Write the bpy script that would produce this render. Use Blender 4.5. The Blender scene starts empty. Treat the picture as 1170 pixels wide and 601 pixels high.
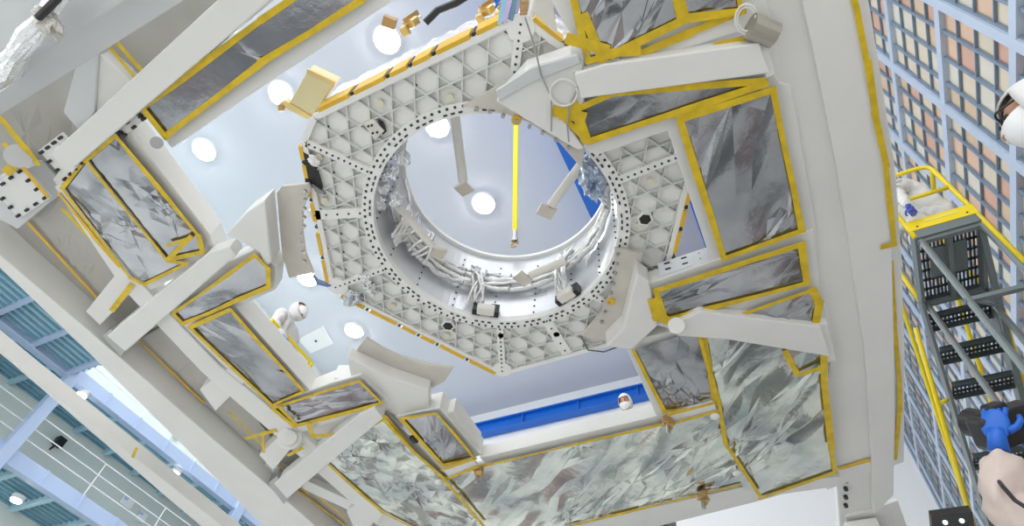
import bpy, bmesh, math, random
import numpy as np
from mathutils import Vector, Matrix, noise
random.seed(7)
C = bpy.context.scene.collection
# ------------------------------------------------------------------ camera, world, exposure
EYE = 1.6                       # camera height over the clean room floor
FOC, CX, CY = 680.0, 585.0, 300.5
AX = Vector((0.8970711835829217, -0.298852857159339, -0.3255000174390709))   # room axes seen from the camera
AY = Vector((0.43257156327587115, 0.7443570377655832, 0.5087380887784155))
AZ = Vector((0.09025039739638155, -0.597176330824109, 0.7970164964875253))
cam = bpy.data.cameras.new('scene_view'); camo = bpy.data.objects.new('scene_view', cam); C.objects.link(camo)
cam.sensor_fit = 'HORIZONTAL'; cam.sensor_width = 36.0; cam.lens = 36.0*FOC/1170.0
cam.clip_start = 0.05; cam.clip_end = 300
right = Vector((AX.x, AY.x, AZ.x)); up = -Vector((AX.y, AY.y, AZ.y)); back = -Vector((AX.z, AY.z, AZ.z))
M4 = Matrix((right, up, back)).transposed().to_4x4(); M4.translation = Vector((0, 0, EYE))
camo.matrix_world = M4
bpy.context.scene.camera = camo
vs = bpy.context.scene.view_settings
vs.view_transform = 'Standard'; vs.look = 'None'; vs.gamma = 1; vs.use_curve_mapping = False
vs.exposure = 1.18
world = bpy.data.worlds.new('World'); bpy.context.scene.world = world; world.use_nodes = True
world.node_tree.nodes['Background'].inputs[0].default_value = (0.98, 0.99, 1.0, 1)
world.node_tree.nodes['Background'].inputs[1].default_value = 0.95
LAMP = 90.0                     # emission of the ceiling lamps
# ------------------------------------------------------------------ pixel rays -> points on real planes
def ray(px, py):
    r = Vector((px-CX, py-CY, FOC)); return Vector((r.dot(AX), r.dot(AY), r.dot(AZ)))
def at(px, py, z=3.0):
    w = ray(px, py); w *= z/w.z; return Vector((w.x, w.y, w.z+EYE))
def atx(px, py, x):
    w = ray(px, py); w *= x/w.x; return Vector((w.x, w.y, w.z+EYE))
def aty(px, py, y):
    w = ray(px, py); w *= y/w.y; return Vector((w.x, w.y, w.z+EYE))
# ------------------------------------------------------------------ materials
MATS = {}
def mat(name, col, rough=0.5, metal=0.0, bump=0.0, bscale=40, var=0.0, vscale=6, emit=0, alpha=1, col2=None, trans=0, spec=0.5):
    if name in MATS: return MATS[name]
    m = bpy.data.materials.new(name); m.use_nodes = True; nt = m.node_tree; b = nt.nodes['Principled BSDF']
    b.inputs['Base Color'].default_value = (*col, 1); b.inputs['Roughness'].default_value = rough
    b.inputs['Metallic'].default_value = metal; b.inputs['Alpha'].default_value = alpha
    b.inputs['Specular IOR Level'].default_value = spec
    if trans: b.inputs['Transmission Weight'].default_value = trans
    tc = nt.nodes.new('ShaderNodeTexCoord')
    if var or col2:
        n = nt.nodes.new('ShaderNodeTexNoise'); n.inputs['Scale'].default_value = vscale; n.inputs['Detail'].default_value = 5
        nt.links.new(tc.outputs['Object'], n.inputs['Vector'])
        r = nt.nodes.new('ShaderNodeValToRGB')
        c2 = col2 if col2 else tuple(max(0, c*(1-var)) for c in col)
        r.color_ramp.elements[0].position = 0.35; r.color_ramp.elements[1].position = 0.65
        r.color_ramp.elements[0].color = (*c2, 1); r.color_ramp.elements[1].color = (*col, 1)
        nt.links.new(n.outputs['Fac'], r.inputs['Fac']); nt.links.new(r.outputs['Color'], b.inputs['Base Color'])
    if bump:
        n = nt.nodes.new('ShaderNodeTexNoise'); n.inputs['Scale'].default_value = bscale; n.inputs['Detail'].default_value = 6
        nt.links.new(tc.outputs['Object'], n.inputs['Vector'])
        bp = nt.nodes.new('ShaderNodeBump'); bp.inputs['Strength'].default_value = bump; bp.inputs['Distance'].default_value = 0.02
        nt.links.new(n.outputs['Fac'], bp.inputs['Height']); nt.links.new(bp.outputs['Normal'], b.inputs['Normal'])
    if emit:
        b.inputs['Emission Color'].default_value = (*col, 1); b.inputs['Emission Strength'].default_value = emit
    MATS[name] = m; return m
WHITE = mat('white_paint', (0.83, 0.83, 0.805), 0.42, var=0.05, vscale=2)
GLOSSW = mat('gloss_white_paint', (0.66, 0.68, 0.69), 0.18, var=0.05, vscale=2)
OFFW = mat('off_white_metal', (0.84, 0.81, 0.74), 0.4, metal=0.0, var=0.08, vscale=3)
TAPE = mat('yellow_tape', (0.80, 0.56, 0.015), 0.38, var=0.22, vscale=14)
AMBER = mat('amber_tape', (0.84, 0.52, 0.03), 0.3, var=0.12, vscale=9)
FILM = mat('silver_film', (0.50, 0.51, 0.53), 0.16, metal=0.92, bump=0.12, bscale=9, col2=(0.33, 0.34, 0.36), vscale=2.2)
FILMG = mat('greenish_film', (0.78, 0.81, 0.74), 0.14, metal=0.92, bump=0.12, bscale=9, col2=(0.44, 0.48, 0.48), vscale=2.0)
DULL = mat('dull_sheeting', (0.50, 0.49, 0.45), 0.45, bump=0.2, bscale=6, col2=(0.42, 0.41, 0.37), vscale=2)
DECK = mat('white_deck', (0.90, 0.90, 0.875), 0.45)
RIB = mat('grid_rib', (0.72, 0.73, 0.71), 0.4)
BLACK = mat('black', (0.012, 0.012, 0.014), 0.45)
DOT = mat('dark_fastener', (0.05, 0.05, 0.055), 0.4, metal=0.5)
FOIL = mat('silver_foil', (0.86, 0.87, 0.88), 0.14, metal=1.0, bump=0.6, bscale=22)
WRAP = mat('silver_wrap', (0.82, 0.82, 0.80), 0.28, metal=0.8, bump=0.6, bscale=40)
GOLD = mat('gold_foil', (0.80, 0.62, 0.28), 0.28, metal=0.8, bump=0.2, bscale=14)
BRASS = mat('aged_brass', (0.55, 0.36, 0.16), 0.35, metal=0.8)
STEEL = mat('bare_steel', (0.5, 0.5, 0.5), 0.3, metal=1)
RINGW = mat('pearl_metal', (0.78, 0.80, 0.84), 0.28, metal=0.45)
STRAP = mat('yellow_webbing', (0.85, 0.75, 0.03), 0.6)
BLUE = mat('crane_blue', (0.008, 0.14, 0.62), 0.3)
PALEB = mat('pale_blue_paint', (0.46, 0.58, 0.78), 0.4)
SOFB = mat('teal_blue_soffit', (0.44, 0.66, 0.76), 0.45)
SOFD = mat('deep_teal_rib', (0.20, 0.40, 0.50), 0.5)
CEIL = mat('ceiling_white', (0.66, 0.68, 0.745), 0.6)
WALLW = mat('wall_white', (0.88, 0.89, 0.90), 0.55)
WALLG = mat('wall_green_grey', (0.66, 0.72, 0.68), 0.55)
FLOORM = mat('floor_added_patches', (0.86, 0.86, 0.84), 0.3)
nt = FLOORM.node_tree; vo = nt.nodes.new('ShaderNodeTexVoronoi'); vo.inputs['Scale'].default_value = 0.9; tcn = nt.nodes.new('ShaderNodeTexCoord'); nt.links.new(tcn.outputs['Object'], vo.inputs['Vector'])  # unseen floor: patch pattern invented to give the film contrast to reflect
sx_ = nt.nodes.new('ShaderNodeSeparateColor'); nt.links.new(vo.outputs['Color'], sx_.inputs[0]); rp_ = nt.nodes.new('ShaderNodeValToRGB'); rp_.color_ramp.interpolation = 'CONSTANT'
rp_.color_ramp.elements[0].position = 0; rp_.color_ramp.elements[0].color = (.16, .17, .18, 1); rp_.color_ramp.elements[1].position = .2; rp_.color_ramp.elements[1].color = (.88, .88, .86, 1)
for ps, cc in ((.55, (.95, .95, .93, 1)), (.72, (.34, .22, .21, 1)), (.76, (.93, .94, .90, 1)), (.92, (.45, .50, .48, 1))):
    e = rp_.color_ramp.elements.new(ps); e.color = cc
nt.links.new(sx_.outputs[0], rp_.inputs[0]); nt.links.new(rp_.outputs[0], nt.nodes['Principled BSDF'].inputs['Base Color'])
FRAMEB = mat('wall_frame_blue', (0.50, 0.58, 0.71), 0.35)
MULL = mat('mullion_blue_grey', (0.19, 0.26, 0.35), 0.4)
FIL = [mat('filter_cream', (0.66, 0.58, 0.46), 0.6), mat('filter_peach', (0.68, 0.47, 0.34), 0.6), mat('filter_tan', (0.62, 0.47, 0.33), 0.6), mat('filter_pale', (0.64, 0.61, 0.53), 0.6), mat('filter_rose', (0.60, 0.37, 0.28), 0.6)]
YEL = mat('safety_yellow', (0.86, 0.66, 0.012), 0.35)
GREY = mat('stair_grey', (0.17, 0.20, 0.20), 0.4, metal=0.2)
DGREY = mat('stair_dark', (0.045, 0.06, 0.06), 0.45)
SUIT = mat('white_coverall', (0.68, 0.68, 0.67), 0.7, bump=0.3, bscale=12)
SUITP = mat('cream_coverall', (0.62, 0.52, 0.47), 0.7, bump=0.3, bscale=12)
SKIN = mat('skin', (0.52, 0.28, 0.19), 0.5)
GLOVE = mat('blue_glove', (0.01, 0.13, 0.60), 0.4)
GLOVED = mat('dark_blue_glove', (0.02, 0.05, 0.35), 0.45)
LAMPM = mat('lamp_glow', (1.0, 0.98, 0.95), 0.4, emit=LAMP)
SLATE = mat('slate_grey', (0.30, 0.30, 0.30), 0.5)
IRI1 = mat('iridescent_blue', (0.35, 0.62, 0.78), 0.15, metal=0.7)
IRI2 = mat('iridescent_violet', (0.62, 0.50, 0.80), 0.15, metal=0.7)
# ------------------------------------------------------------------ mesh helpers
def link(name, bm, m, parent=None, smooth=False, bevel=0.0):
    me = bpy.data.meshes.new(name); bmesh.ops.recalc_face_normals(bm, faces=bm.faces[:]); bm.to_mesh(me); bm.free()
    o = bpy.data.objects.new(name, me); C.objects.link(o)
    for mm in (m if isinstance(m, (list, tuple)) else [m]): me.materials.append(mm)
    if smooth:
        for p in me.polygons: p.use_smooth = True
    if bevel:
        b = o.modifiers.new('bevel', 'BEVEL'); b.width = bevel; b.segments = 2; b.limit_method = 'ANGLE'
    if parent is not None:
        o.parent = parent; o.matrix_parent_inverse = Matrix.Translation(-world_loc(parent))
    return o
def world_loc(o):
    return Vector(o['_o']) if '_o' in o else Vector((0, 0, 0))
def thing(name, label, cat, loc=(0, 0, 0), group=None):
    o = bpy.data.objects.new(name, None); C.objects.link(o); o.location = loc; o['_o'] = list(loc)
    o.empty_display_size = 0.2; tag(o, label, cat, group); return o
def tag(o, label, cat, group=None):
    o['label'] = label; o['category'] = cat
    if group: o['group'] = group
    return o
def struct(o): o['kind'] = 'structure'; return o
def prism(bm, pts, dz, mi=0):
    """bottom outline pts (Vectors, one level) pushed straight up by dz"""
    lo = [bm.verts.new(p) for p in pts]; hi = [bm.verts.new(p+Vector((0, 0, dz))) for p in pts]
    n = len(pts); fs = [bm.faces.new(lo[::-1]), bm.faces.new(hi)]
    for i in range(n): fs.append(bm.faces.new((lo[i], lo[(i+1) % n], hi[(i+1) % n], hi[i])))
    for f in fs: f.material_index = mi
def slab(name, px, z, dz, m, parent, bevel=0.006):
    bm = bmesh.new(); prism(bm, [at(x, y, z) for x, y in px], dz); return link(name, bm, m, parent, bevel=bevel)
def box(bm, c, s, rot=None, mi=0):
    mt = Matrix.Translation(Vector(c)) @ (rot.to_4x4() if rot is not None else Matrix.Identity(4)) @ Matrix.Diagonal((*s, 1))
    r = bmesh.ops.create_cube(bm, size=1, matrix=mt)
    for v in r['verts']:
        for f in v.link_faces: f.material_index = mi
def frame_to(d):
    return Vector(d).normalized().to_track_quat('Z', 'Y').to_matrix()
def tube(bm, pts, r, seg=8, mi=0, cap=True):
    pts = [Vector(p) for p in pts]; n = len(pts); rings = []
    rr = r if isinstance(r, (list, tuple)) else [r]*n
    up0 = None
    for i, p in enumerate(pts):
        d = (pts[min(i+1, n-1)]-pts[max(i-1, 0)]).normalized()
        if up0 is None:
            up0 = d.orthogonal().normalized()
        u = (up0-d*up0.dot(d)).normalized(); up0 = u; v = d.cross(u)
        rings.append([bm.verts.new(p+(u*math.cos(2*math.pi*k/seg)+v*math.sin(2*math.pi*k/seg))*rr[i]) for k in range(seg)])
    for a, b in zip(rings, rings[1:]):
        for k in range(seg):
            f = bm.faces.new((a[k], a[(k+1) % seg], b[(k+1) % seg], b[k])); f.material_index = mi
    if cap:
        bm.faces.new(rings[0][::-1]).material_index = mi; bm.faces.new(rings[-1]).material_index = mi
def bar(bm, a, b, w, h, mi=0, upv=Vector((0, 0, 1))):
    """rectangular bar from a to b, w sideways, h along upv"""
    a = Vector(a); b = Vector(b); d = (b-a).normalized(); s = d.cross(upv)
    if s.length < 1e-4: s = d.cross(Vector((0, 1, 0)))
    s.normalize(); u = s.cross(d).normalized(); v = []
    for p in (a, b):
        for i, j in ((-1, -1), (1, -1), (1, 1), (-1, 1)): v.append(bm.verts.new(p+s*(i*w/2)+u*(j*h/2)))
    for q in ((3, 2, 1, 0), (4, 5, 6, 7), (0, 1, 5, 4), (1, 2, 6, 5), (2, 3, 7, 6), (3, 0, 4, 7)):
        bm.faces.new([v[k] for k in q]).material_index = mi
def inside(poly, x, y):
    c = False; n = len(poly); j = n-1
    for i in range(n):
        xi, yi = poly[i]; xj, yj = poly[j]
        if (yi > y) != (yj > y) and x < (xj-xi)*(y-yi)/(yj-yi)+xi: c = not c
        j = i
    return c
def ribbon(bm, pts, w, t, jit=0.0):
    """flat tape lying under a level surface along pts, short overlapping strips"""
    n = len(pts)
    for i in range(n-1):
        a, b = Vector(pts[i]), Vector(pts[i+1]); d = b-a; L = d.length
        if L < 1e-5: continue
        d.normalize(); s = Vector((-d.y, d.x, 0)); k = max(1, int(L/0.28))
        prev = None
        for j in range(k+1):
            p = a+d*(L*j/k); e = w*0.5
            if j == 0: p = p-d*e*0.9
            if j == k: p = p+d*e*0.9
            o1 = random.uniform(-jit, jit); o2 = random.uniform(-jit, jit); dz = random.uniform(-.0015, .0015)
            q = [p+s*(e+o1)+Vector((0, 0, dz)), p-s*(e+o2)+Vector((0, 0, dz))]
            q += [v-Vector((0, 0, t)) for v in q]
            cur = [bm.verts.new(v) for v in q]
            if prev:
                for f in ((0, 1, 1, 0, 0), (2, 3, 3, 2, 0)): pass
                bm.faces.new((prev[0], prev[1], cur[1], cur[0])); bm.faces.new((prev[2], cur[2], cur[3], prev[3]))
                bm.faces.new((prev[0], cur[0], cur[2], prev[2])); bm.faces.new((prev[1], prev[3], cur[3], cur[1]))
                if j == k: bm.faces.new((cur[0], cur[1], cur[3], cur[2]))
            else: bm.faces.new((cur[0], cur[2], cur[3], cur[1]))
            prev = cur
def film(px, z, parent, m=None, amp=0.10, stretch=None, size=0.22, tape=True, tw=0.05, cell=0.014, seed=None, open_edges=(), name='film_panel', label=None):
    """sheet of film taped over an opening: creased sheet of facets + tape border"""
    from mathutils.geometry import delaunay_2d_cdt
    pts = [at(x, y, z) for x, y in px]; n = len(pts); c = sum(pts, Vector())/n; rnd = random.Random(seed if seed is not None else len(bpy.data.objects)*7+1)
    ang = stretch if stretch is not None else 0.0; asp = 3.6 if stretch is not None else 1.35
    ca, sa = math.cos(ang), math.sin(ang)
    def fwd(p): dx, dy = p[0]-c.x, p[1]-c.y; return ((dx*ca+dy*sa)/1.0, (-dx*sa+dy*ca)/asp)     # squeezed along the wrinkle direction
    def inv(u): a, b = u[0], u[1]*asp; return (c.x+a*ca-b*sa, c.y+a*sa+b*ca)
    bnd = []
    for i in range(n):
        a, b = pts[i], pts[(i+1) % n]; k = max(1, int((b-a).length/.05))
        for t in range(k): q = a.lerp(b, t/k); bnd.append((q.x, q.y))
    P = [fwd(q) for q in bnd]; poly = P[:]; nb = len(P)
    x0, x1 = min(q[0] for q in P), max(q[0] for q in P); y0, y1 = min(q[1] for q in P), max(q[1] for q in P)
    foc = [(rnd.uniform(x0, x1), rnd.uniform(y0, y1)) for _ in range(4)]
    area = abs(sum(pts[i].x*pts[(i+1) % n].y-pts[(i+1) % n].x*pts[i].y for i in range(n)))/2
    foc = [(rnd.uniform(x0, x1), rnd.uniform(y0, y1)) for _ in range(2+int(area*9))]
    foc = [q for q in foc if inside(poly, *q)]
    V = P[:]; Hh = [0.0]*nb; E = [(i, (i+1) % nb) for i in range(nb)]
    for q in foc:                                       # creases fanning out of a pinched point
        c0 = len(V); V.append(q); Hh.append(rnd.uniform(-.5, 1)); m_ = rnd.randint(9, 15); a0 = rnd.random()*6
        for k in range(m_):
            t = a0+2*math.pi*(k+rnd.uniform(-.3, .3))/m_; L = rnd.uniform(.07, .26); sg = 1 if k % 2 else -1; prev = c0
            for f in (.22, .6, 1.0):
                w = (q[0]+math.cos(t)*L*f, q[1]+math.sin(t)*L*f)
                if not inside(poly, *w) or any(abs(w[0]-v[0])+abs(w[1]-v[1]) < .012 for v in V): break
                V.append(w); Hh.append(sg*(.9 if f < 1 else .2)*rnd.uniform(.5, 1.1)*min(1, .35+f)); E.append((prev, len(V)-1)); prev = len(V)-1
    sp0 = .055; tries = int((x1-x0)*(y1-y0)/(sp0*sp0)*5)
    for _ in range(tries):
        q = (rnd.uniform(x0, x1), rnd.uniform(y0, y1))
        if inside(poly, *q) and all(abs(q[0]-e[0]) > sp0 or abs(q[1]-e[1]) > sp0 or math.hypot(q[0]-e[0], q[1]-e[1]) > sp0 for e in V):
            V.append(q); Hh.append(rnd.uniform(-1, 1))
    ov, oe, of, orig, _, _ = delaunay_2d_cdt([Vector(q) for q in V], E, [], 0, 1e-6)
    A = amp*.085; bm = bmesh.new(); bv = []
    for i, u in enumerate(ov):
        w = inv(u); big = noise.noise(Vector((w[0]*3+seed_off(seed), w[1]*3, 1.5)))
        edge = any(k < nb for k in orig[i]); h = 0 if edge else A*(Hh[orig[i][0]] if orig[i] else 0)+A*1.5*big
        bv.append(bm.verts.new((w[0], w[1], z+EYE+h)))
    for f in of:
        cx_, cy_ = sum(ov[k][0] for k in f)/len(f), sum(ov[k][1] for k in f)/len(f)
        if inside(poly, cx_, cy_):
            try: bm.faces.new([bv[k] for k in f])
            except ValueError: pass
    bmesh.ops.delete(bm, geom=[v for v in bm.verts if not v.link_faces], context='VERTS')
    o = link(name, bm, m or FILM, parent, smooth=True); o.data.set_sharp_from_angle(angle=math.radians(11))
    if label: o['label'] = label
    if tape:
        runs = []; cur = []
        for i in range(n):
            if i in open_edges:
                if cur: runs.append(cur); cur = []
            else: cur.append(i)
        if cur: runs.append(cur)
        if len(runs) > 1 and 0 not in open_edges and n-1 not in open_edges: runs[0] = runs.pop()+runs[0]
        for r in runs:
            bm = bmesh.new()
            for i in r:
                a, b = pts[i].copy(), pts[(i+1) % n].copy(); a.z -= 0.012; b.z -= 0.012
                ribbon(bm, [a, b], tw*.7*random.uniform(.85, 1.15), 0.002, 0.006)
            link('tape_border', bm, TAPE, o)
    return o
def seed_off(s): return (s or 0)*1.7
def strip(px, z, parent, w=0.045, name='tape_strip', m=None):
    bm = bmesh.new(); ribbon(bm, [at(x, y, z) for x, y in px], w*.8, 0.003, 0.005); return link(name, bm, m or TAPE, parent)
def bolts(pts, r, h, m, parent, name='bolt_row', down=True):
    bm = bmesh.new()
    for p in pts:
        bmesh.ops.create_cone(bm, cap_ends=True, segments=8, radius1=r, radius2=r, depth=h, matrix=Matrix.Translation(p-Vector((0, 0, h*0.3))))
    return link(name, bm, m, parent)
def lerp(a, b, t): return a+(b-a)*t
# ------------------------------------------------------------------ the room
CZ, FY, WX, LX = 22.0, 23.2, 4.0, -20.0          # ceiling over the eye, front wall, right wall, left wall
bm = bmesh.new(); box(bm, (-8, 4, -0.15), (40, 60, 0.3)); struct(link('floor', bm, FLOORM))
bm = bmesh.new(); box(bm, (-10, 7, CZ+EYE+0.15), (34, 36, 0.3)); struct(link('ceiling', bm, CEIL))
bm = bmesh.new(); box(bm, (-10, FY+0.15, (CZ+EYE)/2), (34, 0.3, CZ+EYE)); struct(link('wall_front', bm, WALLW))
bm = bmesh.new(); box(bm, (LX-2.4, 10, (CZ+EYE)/2), (0.3, 40, CZ+EYE)); struct(link('wall_left', bm, WALLG))
# filter wall on the right: bays of four by five filters behind pale blue frames
def filter_wall():
    ys = [4.45+1.80*k for k in range(-3, 11)]; zs = [8.15+EYE+2.02*k for k in range(-5, 7)]
    ys = [y for y in ys if y < FY]+[FY]; zs = [0.0]+[z for z in zs if 0.6 < z < CZ+EYE]
    bm = bmesh.new(); rnd = random.Random(3); nm = len(FIL)
    box(bm, (WX+0.25, (ys[0]+FY)/2, (CZ+EYE)/2), (0.2, FY-ys[0], CZ+EYE), mi=nm+1)
    for a, b in zip(ys, ys[1:]):
        for c, d in zip(zs, zs[1:]):
            n1, n2 = 4, 4
            for i in range(n1):
                for j in range(n2):
                    k = rnd.choice([0, 0, 1, 1, 2, 3, 3, 4]); u0, u1 = lerp(a, b, i/n1), lerp(a, b, (i+1)/n1); v0, v1 = lerp(c, d, j/n2), lerp(c, d, (j+1)/n2)
                    q = [bm.verts.new((WX+0.10, u, v)) for u, v in ((u0, v0), (u1, v0), (u1, v1), (u0, v1))]
                    bm.faces.new(q).material_index = k
            for i in range(1, n1): box(bm, (WX+0.07, lerp(a, b, i/n1), (c+d)/2), (0.045, 0.05, d-c), mi=nm)
            for j in range(1, n2): box(bm, (WX+0.075, (a+b)/2, lerp(c, d, j/n2)), (0.04, b-a, 0.022), mi=nm)
            for e in (a+0.095, b-0.095): box(bm, (WX+0.07, e, (c+d)/2), (0.05, 0.03, d-c), mi=nm)
    for y in ys: box(bm, (WX+0.06, y, (CZ+EYE)/2), (0.11, 0.16, CZ+EYE), mi=nm+1)
    for z in zs: box(bm, (WX+0.065, (ys[0]+FY)/2, z), (0.10, FY-ys[0], 0.16), mi=nm+1)
    struct(link('wall_right', bm, FIL+[MULL, FRAMEB]))
filter_wall()
# runway beam on the front wall
bm = bmesh.new(); y = FY-0.2
z1 = (aty(540, 490, y).z+aty(740, 443, y).z)/2; z0 = (aty(540, 501, y).z+aty(740, 455, y).z)/2
box(bm, (-9, y, (z0+z1)/2), (30, 0.35, z1-z0)); box(bm, (-9, y-0.12, z1), (30, 0.5, 0.09)); box(bm, (-9, y-0.12, z0), (30, 0.5, 0.07))
for k in range(9): box(bm, (-22+3.2*k, y-0.2, (z0+z1)/2), (0.08, 0.2, z1-z0))
tag(link('runway_beam', bm, BLUE), 'long deep blue crane runway beam along the top of the white front wall', 'crane beam')
def girder(x0, x1, label):
    t = thing('crane_girder', label, 'crane girder', ((x0+x1)/2, FY-0.5, 20+EYE), 'blue girders of the overhead crane')
    bm = bmesh.new(); box(bm, ((x0+x1)/2, 10, 20.6+EYE), ((x1-x0)*.9, 24, 1.1)); link('web', bm, BLUE, t)
    bm = bmesh.new(); box(bm, ((x0+x1)/2, 10, 20.02+EYE), (x1-x0, 24, 0.06)); link('bottom_flange', bm, BLUE, t)
    bm = bmesh.new(); tube(bm, [(x1-.05, 0, 20.3+EYE), (x1-.05, 22, 20.3+EYE)], .05); link('conduit', bm, STEEL, t)
girder(-4.3, -3.1, 'blue overhead crane girder seen through the round opening beside a foil bundle')
girder(-0.62, 0.5, 'blue overhead crane girder glimpsed between the deck edge and the taped arm')
# ceiling lamps on a regular grid, where the photograph shows or implies them
def lamp(x, y, label):
    t = thing('ceiling_light', label, 'ceiling light', (x, y, CZ+EYE-0.12), 'round lamps recessed in the ceiling')
    bm = bmesh.new(); bmesh.ops.create_cone(bm, cap_ends=True, segments=32, radius1=.50, radius2=.56, depth=.1, matrix=Matrix.Translation((x, y, CZ+EYE-.05))); link('housing', bm, WALLW, t)
    bm = bmesh.new(); bmesh.ops.create_cone(bm, cap_ends=True, segments=32, radius1=.42, radius2=.42, depth=.04, matrix=Matrix.Translation((x, y, CZ+EYE-.11))); link('lens', bm, LAMPM, t)
for (px, py), lb in {(234, 171): 'glaring round lamp in the ceiling left of the gold box', (500, 143): 'glaring round lamp at the upper left inside the round opening',
        (553, 232): 'glaring round lamp in the middle of the round opening', (405, 377): 'glaring round lamp above the lower curved saddle plate',
        (443, 45): 'glaring round lamp just above the silver blanket edge', (322, 107): 'glaring round lamp at the corner of the gold box',
        (352, 317): 'glaring round lamp just below the left saddle plate'}.items():
    p = at(px, py, CZ); lamp(p.x, p.y, lb)
p = [at(341, 387, CZ-.02), at(369, 372, CZ-.02), at(381, 392, CZ-.02), at(355, 403, CZ-.02)]
t = thing('ceiling_panel', 'square white access panel with a black dot in the ceiling', 'ceiling panel', tuple(p[0]))
bm = bmesh.new(); prism(bm, [v-Vector((0, 0, .06)) for v in p], .06); link('panel', bm, WALLW, t)
c = sum(p, Vector())/4; bm = bmesh.new(); bmesh.ops.create_uvsphere(bm, u_segments=12, v_segments=8, radius=.07, matrix=Matrix.Translation(c-Vector((0, 0, .06)))); link('sensor', bm, BLACK, t)
# galleries on the left
def gallery():
    zu = 5.43*20/9+EYE-.5; zl = 4.1*20/9+EYE-.5
    t = struct(bpy.data.objects.new('trim_galleries', None)); C.objects.link(t)
    for z, sm, x_in in ((zu, SOFB, LX), (zl, SOFB, LX)):
        bm = bmesh.new(); box(bm, (LX-1.2, 10, z+.32), (2.4, 40, .1)); link('deck_soffit', bm, sm, t)
        bm = bmesh.new()
        for k in range(9): box(bm, (LX-0.15-.26*k, 10, z+.22), (.04, 40, .06))
        link('soffit_ribs', bm, SOFD, t)
        bm = bmesh.new()
        for k in range(-5, 25): box(bm, (LX-1.2, 6.3+1.32*k-.6, z+.16), (2.4, .14, .22))
        link('joists', bm, SOFB, t)
        bm = bmesh.new(); box(bm, (LX+.06, 10, z+.30), (.14, 40, .42)); box(bm, (LX+.1, 10, z+.05), (.3, 40, .05))
        for k in range(-5, 25): box(bm, (LX+.16, 6.3+1.32*k, z+.30), (.08, .06, .42))
        link('edge_beam', bm, PALEB, t)
        bm = bmesh.new()
        for h in (.35, .7, 1.1): tube(bm, [(LX+.05, -9, z+.55+h), (LX+.05, 23, z+.55+h)], .018, 6)
        for k in range(-5, 12): tube(bm, [(LX+.05, 6.3+2.64*k, z+.5), (LX+.05, 6.3+2.64*k, z+1.65)], .018, 6)
        link('handrail', bm, WALLW, t)
    # projecting bay of the upper gallery
    bm = bmesh.new(); box(bm, (LX+1.6, -2.5, zu+.32), (3.4, 17.6, .1)); link('deck_soffit', bm, SOFB, t)
    bm = bmesh.new()
    for k in range(12): box(bm, (LX+.1+.27*k, -2.5, zu+.22), (.04, 17.6, .06))
    link('soffit_ribs', bm, SOFD, t)
    bm = bmesh.new()
    for k in range(-5, 1): box(bm, (LX+1.6, 6.1+1.32*k, zu+.16), (3.4, .14, .22))
    link('joists', bm, PALEB, t)
    bm = bmesh.new()
    for y in (-1.6, 6.3, 14.2, 22.1): box(bm, (LX+.15, y, 8), (.34, .34, 16)); 
    link('post', bm, PALEB, t)
    # top floor white back wall, lamps
    for px, py, z, lb in ((93, 452, zu, 'small lamp under the upper gallery beside the blue post'), (200, 541, zu, 'small lamp under the upper gallery further along from the blue post'), (18, 572, zl, 'small lamp under the lower gallery in the bottom left corner')):
        p = at(px, py, z-EYE-.1); tt = thing('gallery_lamp', lb, 'lamp', tuple(p), 'lamps under the galleries')
        bm = bmesh.new(); bmesh.ops.create_cone(bm, cap_ends=True, segments=16, radius1=.17, radius2=.2, depth=.12, matrix=Matrix.Translation(p+Vector((0, 0, .08)))); link('housing', bm, WALLW, tt)
        bm = bmesh.new(); bmesh.ops.create_cone(bm, cap_ends=True, segments=16, radius1=.15, radius2=.15, depth=.04, matrix=Matrix.Translation(p)); link('lens', bm, mat('small_lamp_glow', (1, 1, 1), .4, emit=12), tt)
    # things on the lower gallery wall
    for px, py, w, h, m, nm, lb in ((145, 574, .5, .3, WALLW, 'notice_board', 'white notice with a blue corner behind the lower handrail'), (162, 591, .34, .34, WALLW, 'notice_board', 'plain square white notice right of the blue cornered one'),
                                    (203, 497, .3, .3, WALLW, 'notice_board', 'small white square notice behind the upper handrail')):
        p = atx(px, py, LX-2.2); tt = thing(nm, lb, 'notice', tuple(p))
        bm = bmesh.new(); box(bm, p, (.05, w, h)); link('sheet', bm, m, tt)
        if 'blue corner' in lb: bm = bmesh.new(); box(bm, p+Vector((.03, -.12, .08)), (.03, .18, .1)); link('blue_patch', bm, PALEB, tt)
    for px, py, lb in ((68, 505, 'small black loudspeaker on the wall above the lower gallery rail'), ):
        p = atx(px, py, LX-2.1); tt = thing('wall_speaker', lb, 'loudspeaker', tuple(p)); bm = bmesh.new(); box(bm, p, (.25, .3, .3)); link('cabinet', bm, BLACK, tt, bevel=.03)
        bm = bmesh.new(); bar(bm, p, p+Vector((-.2, -.05, -.35)), .05, .05); link('bracket', bm, BLACK, tt)
gallery()
# ------------------------------------------------------------------ the big white fixture
Z = 3.0                                              # its underside over the eye
def cpx(z, *pts):
    c = sum((at(x, y, z) for x, y in pts), Vector())/len(pts); return c
FX = thing('support_fixture', 'huge white steel support frame with foil film panels in yellow tape, ringing the satellite deck', 'support frame', (0.7, 5.4, 0.0))
SLN = [0]
def sl(name, px, z=Z, dz=.15, m=None, bevel=.006):
    SLN[0] += 1; return slab(name, px, z+.0011*(SLN[0] % 9), dz, m or WHITE, FX, bevel)
def bolted_plate(px, z, n, m=None):
    o = sl('joint_plate', px, z, .02, m, .003); c = [at(x, y, z) for x, y in px]; k = len(c); pts = []
    mid = sum(c, Vector())/k
    for i in range(k):
        a, b = lerp(c[i], mid, .16), lerp(c[(i+1) % k], mid, .16)
        for j in range(n): pts.append(lerp(a, b, j/n))
    bolts(pts, .010, .03, DOT, o); return o
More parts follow.
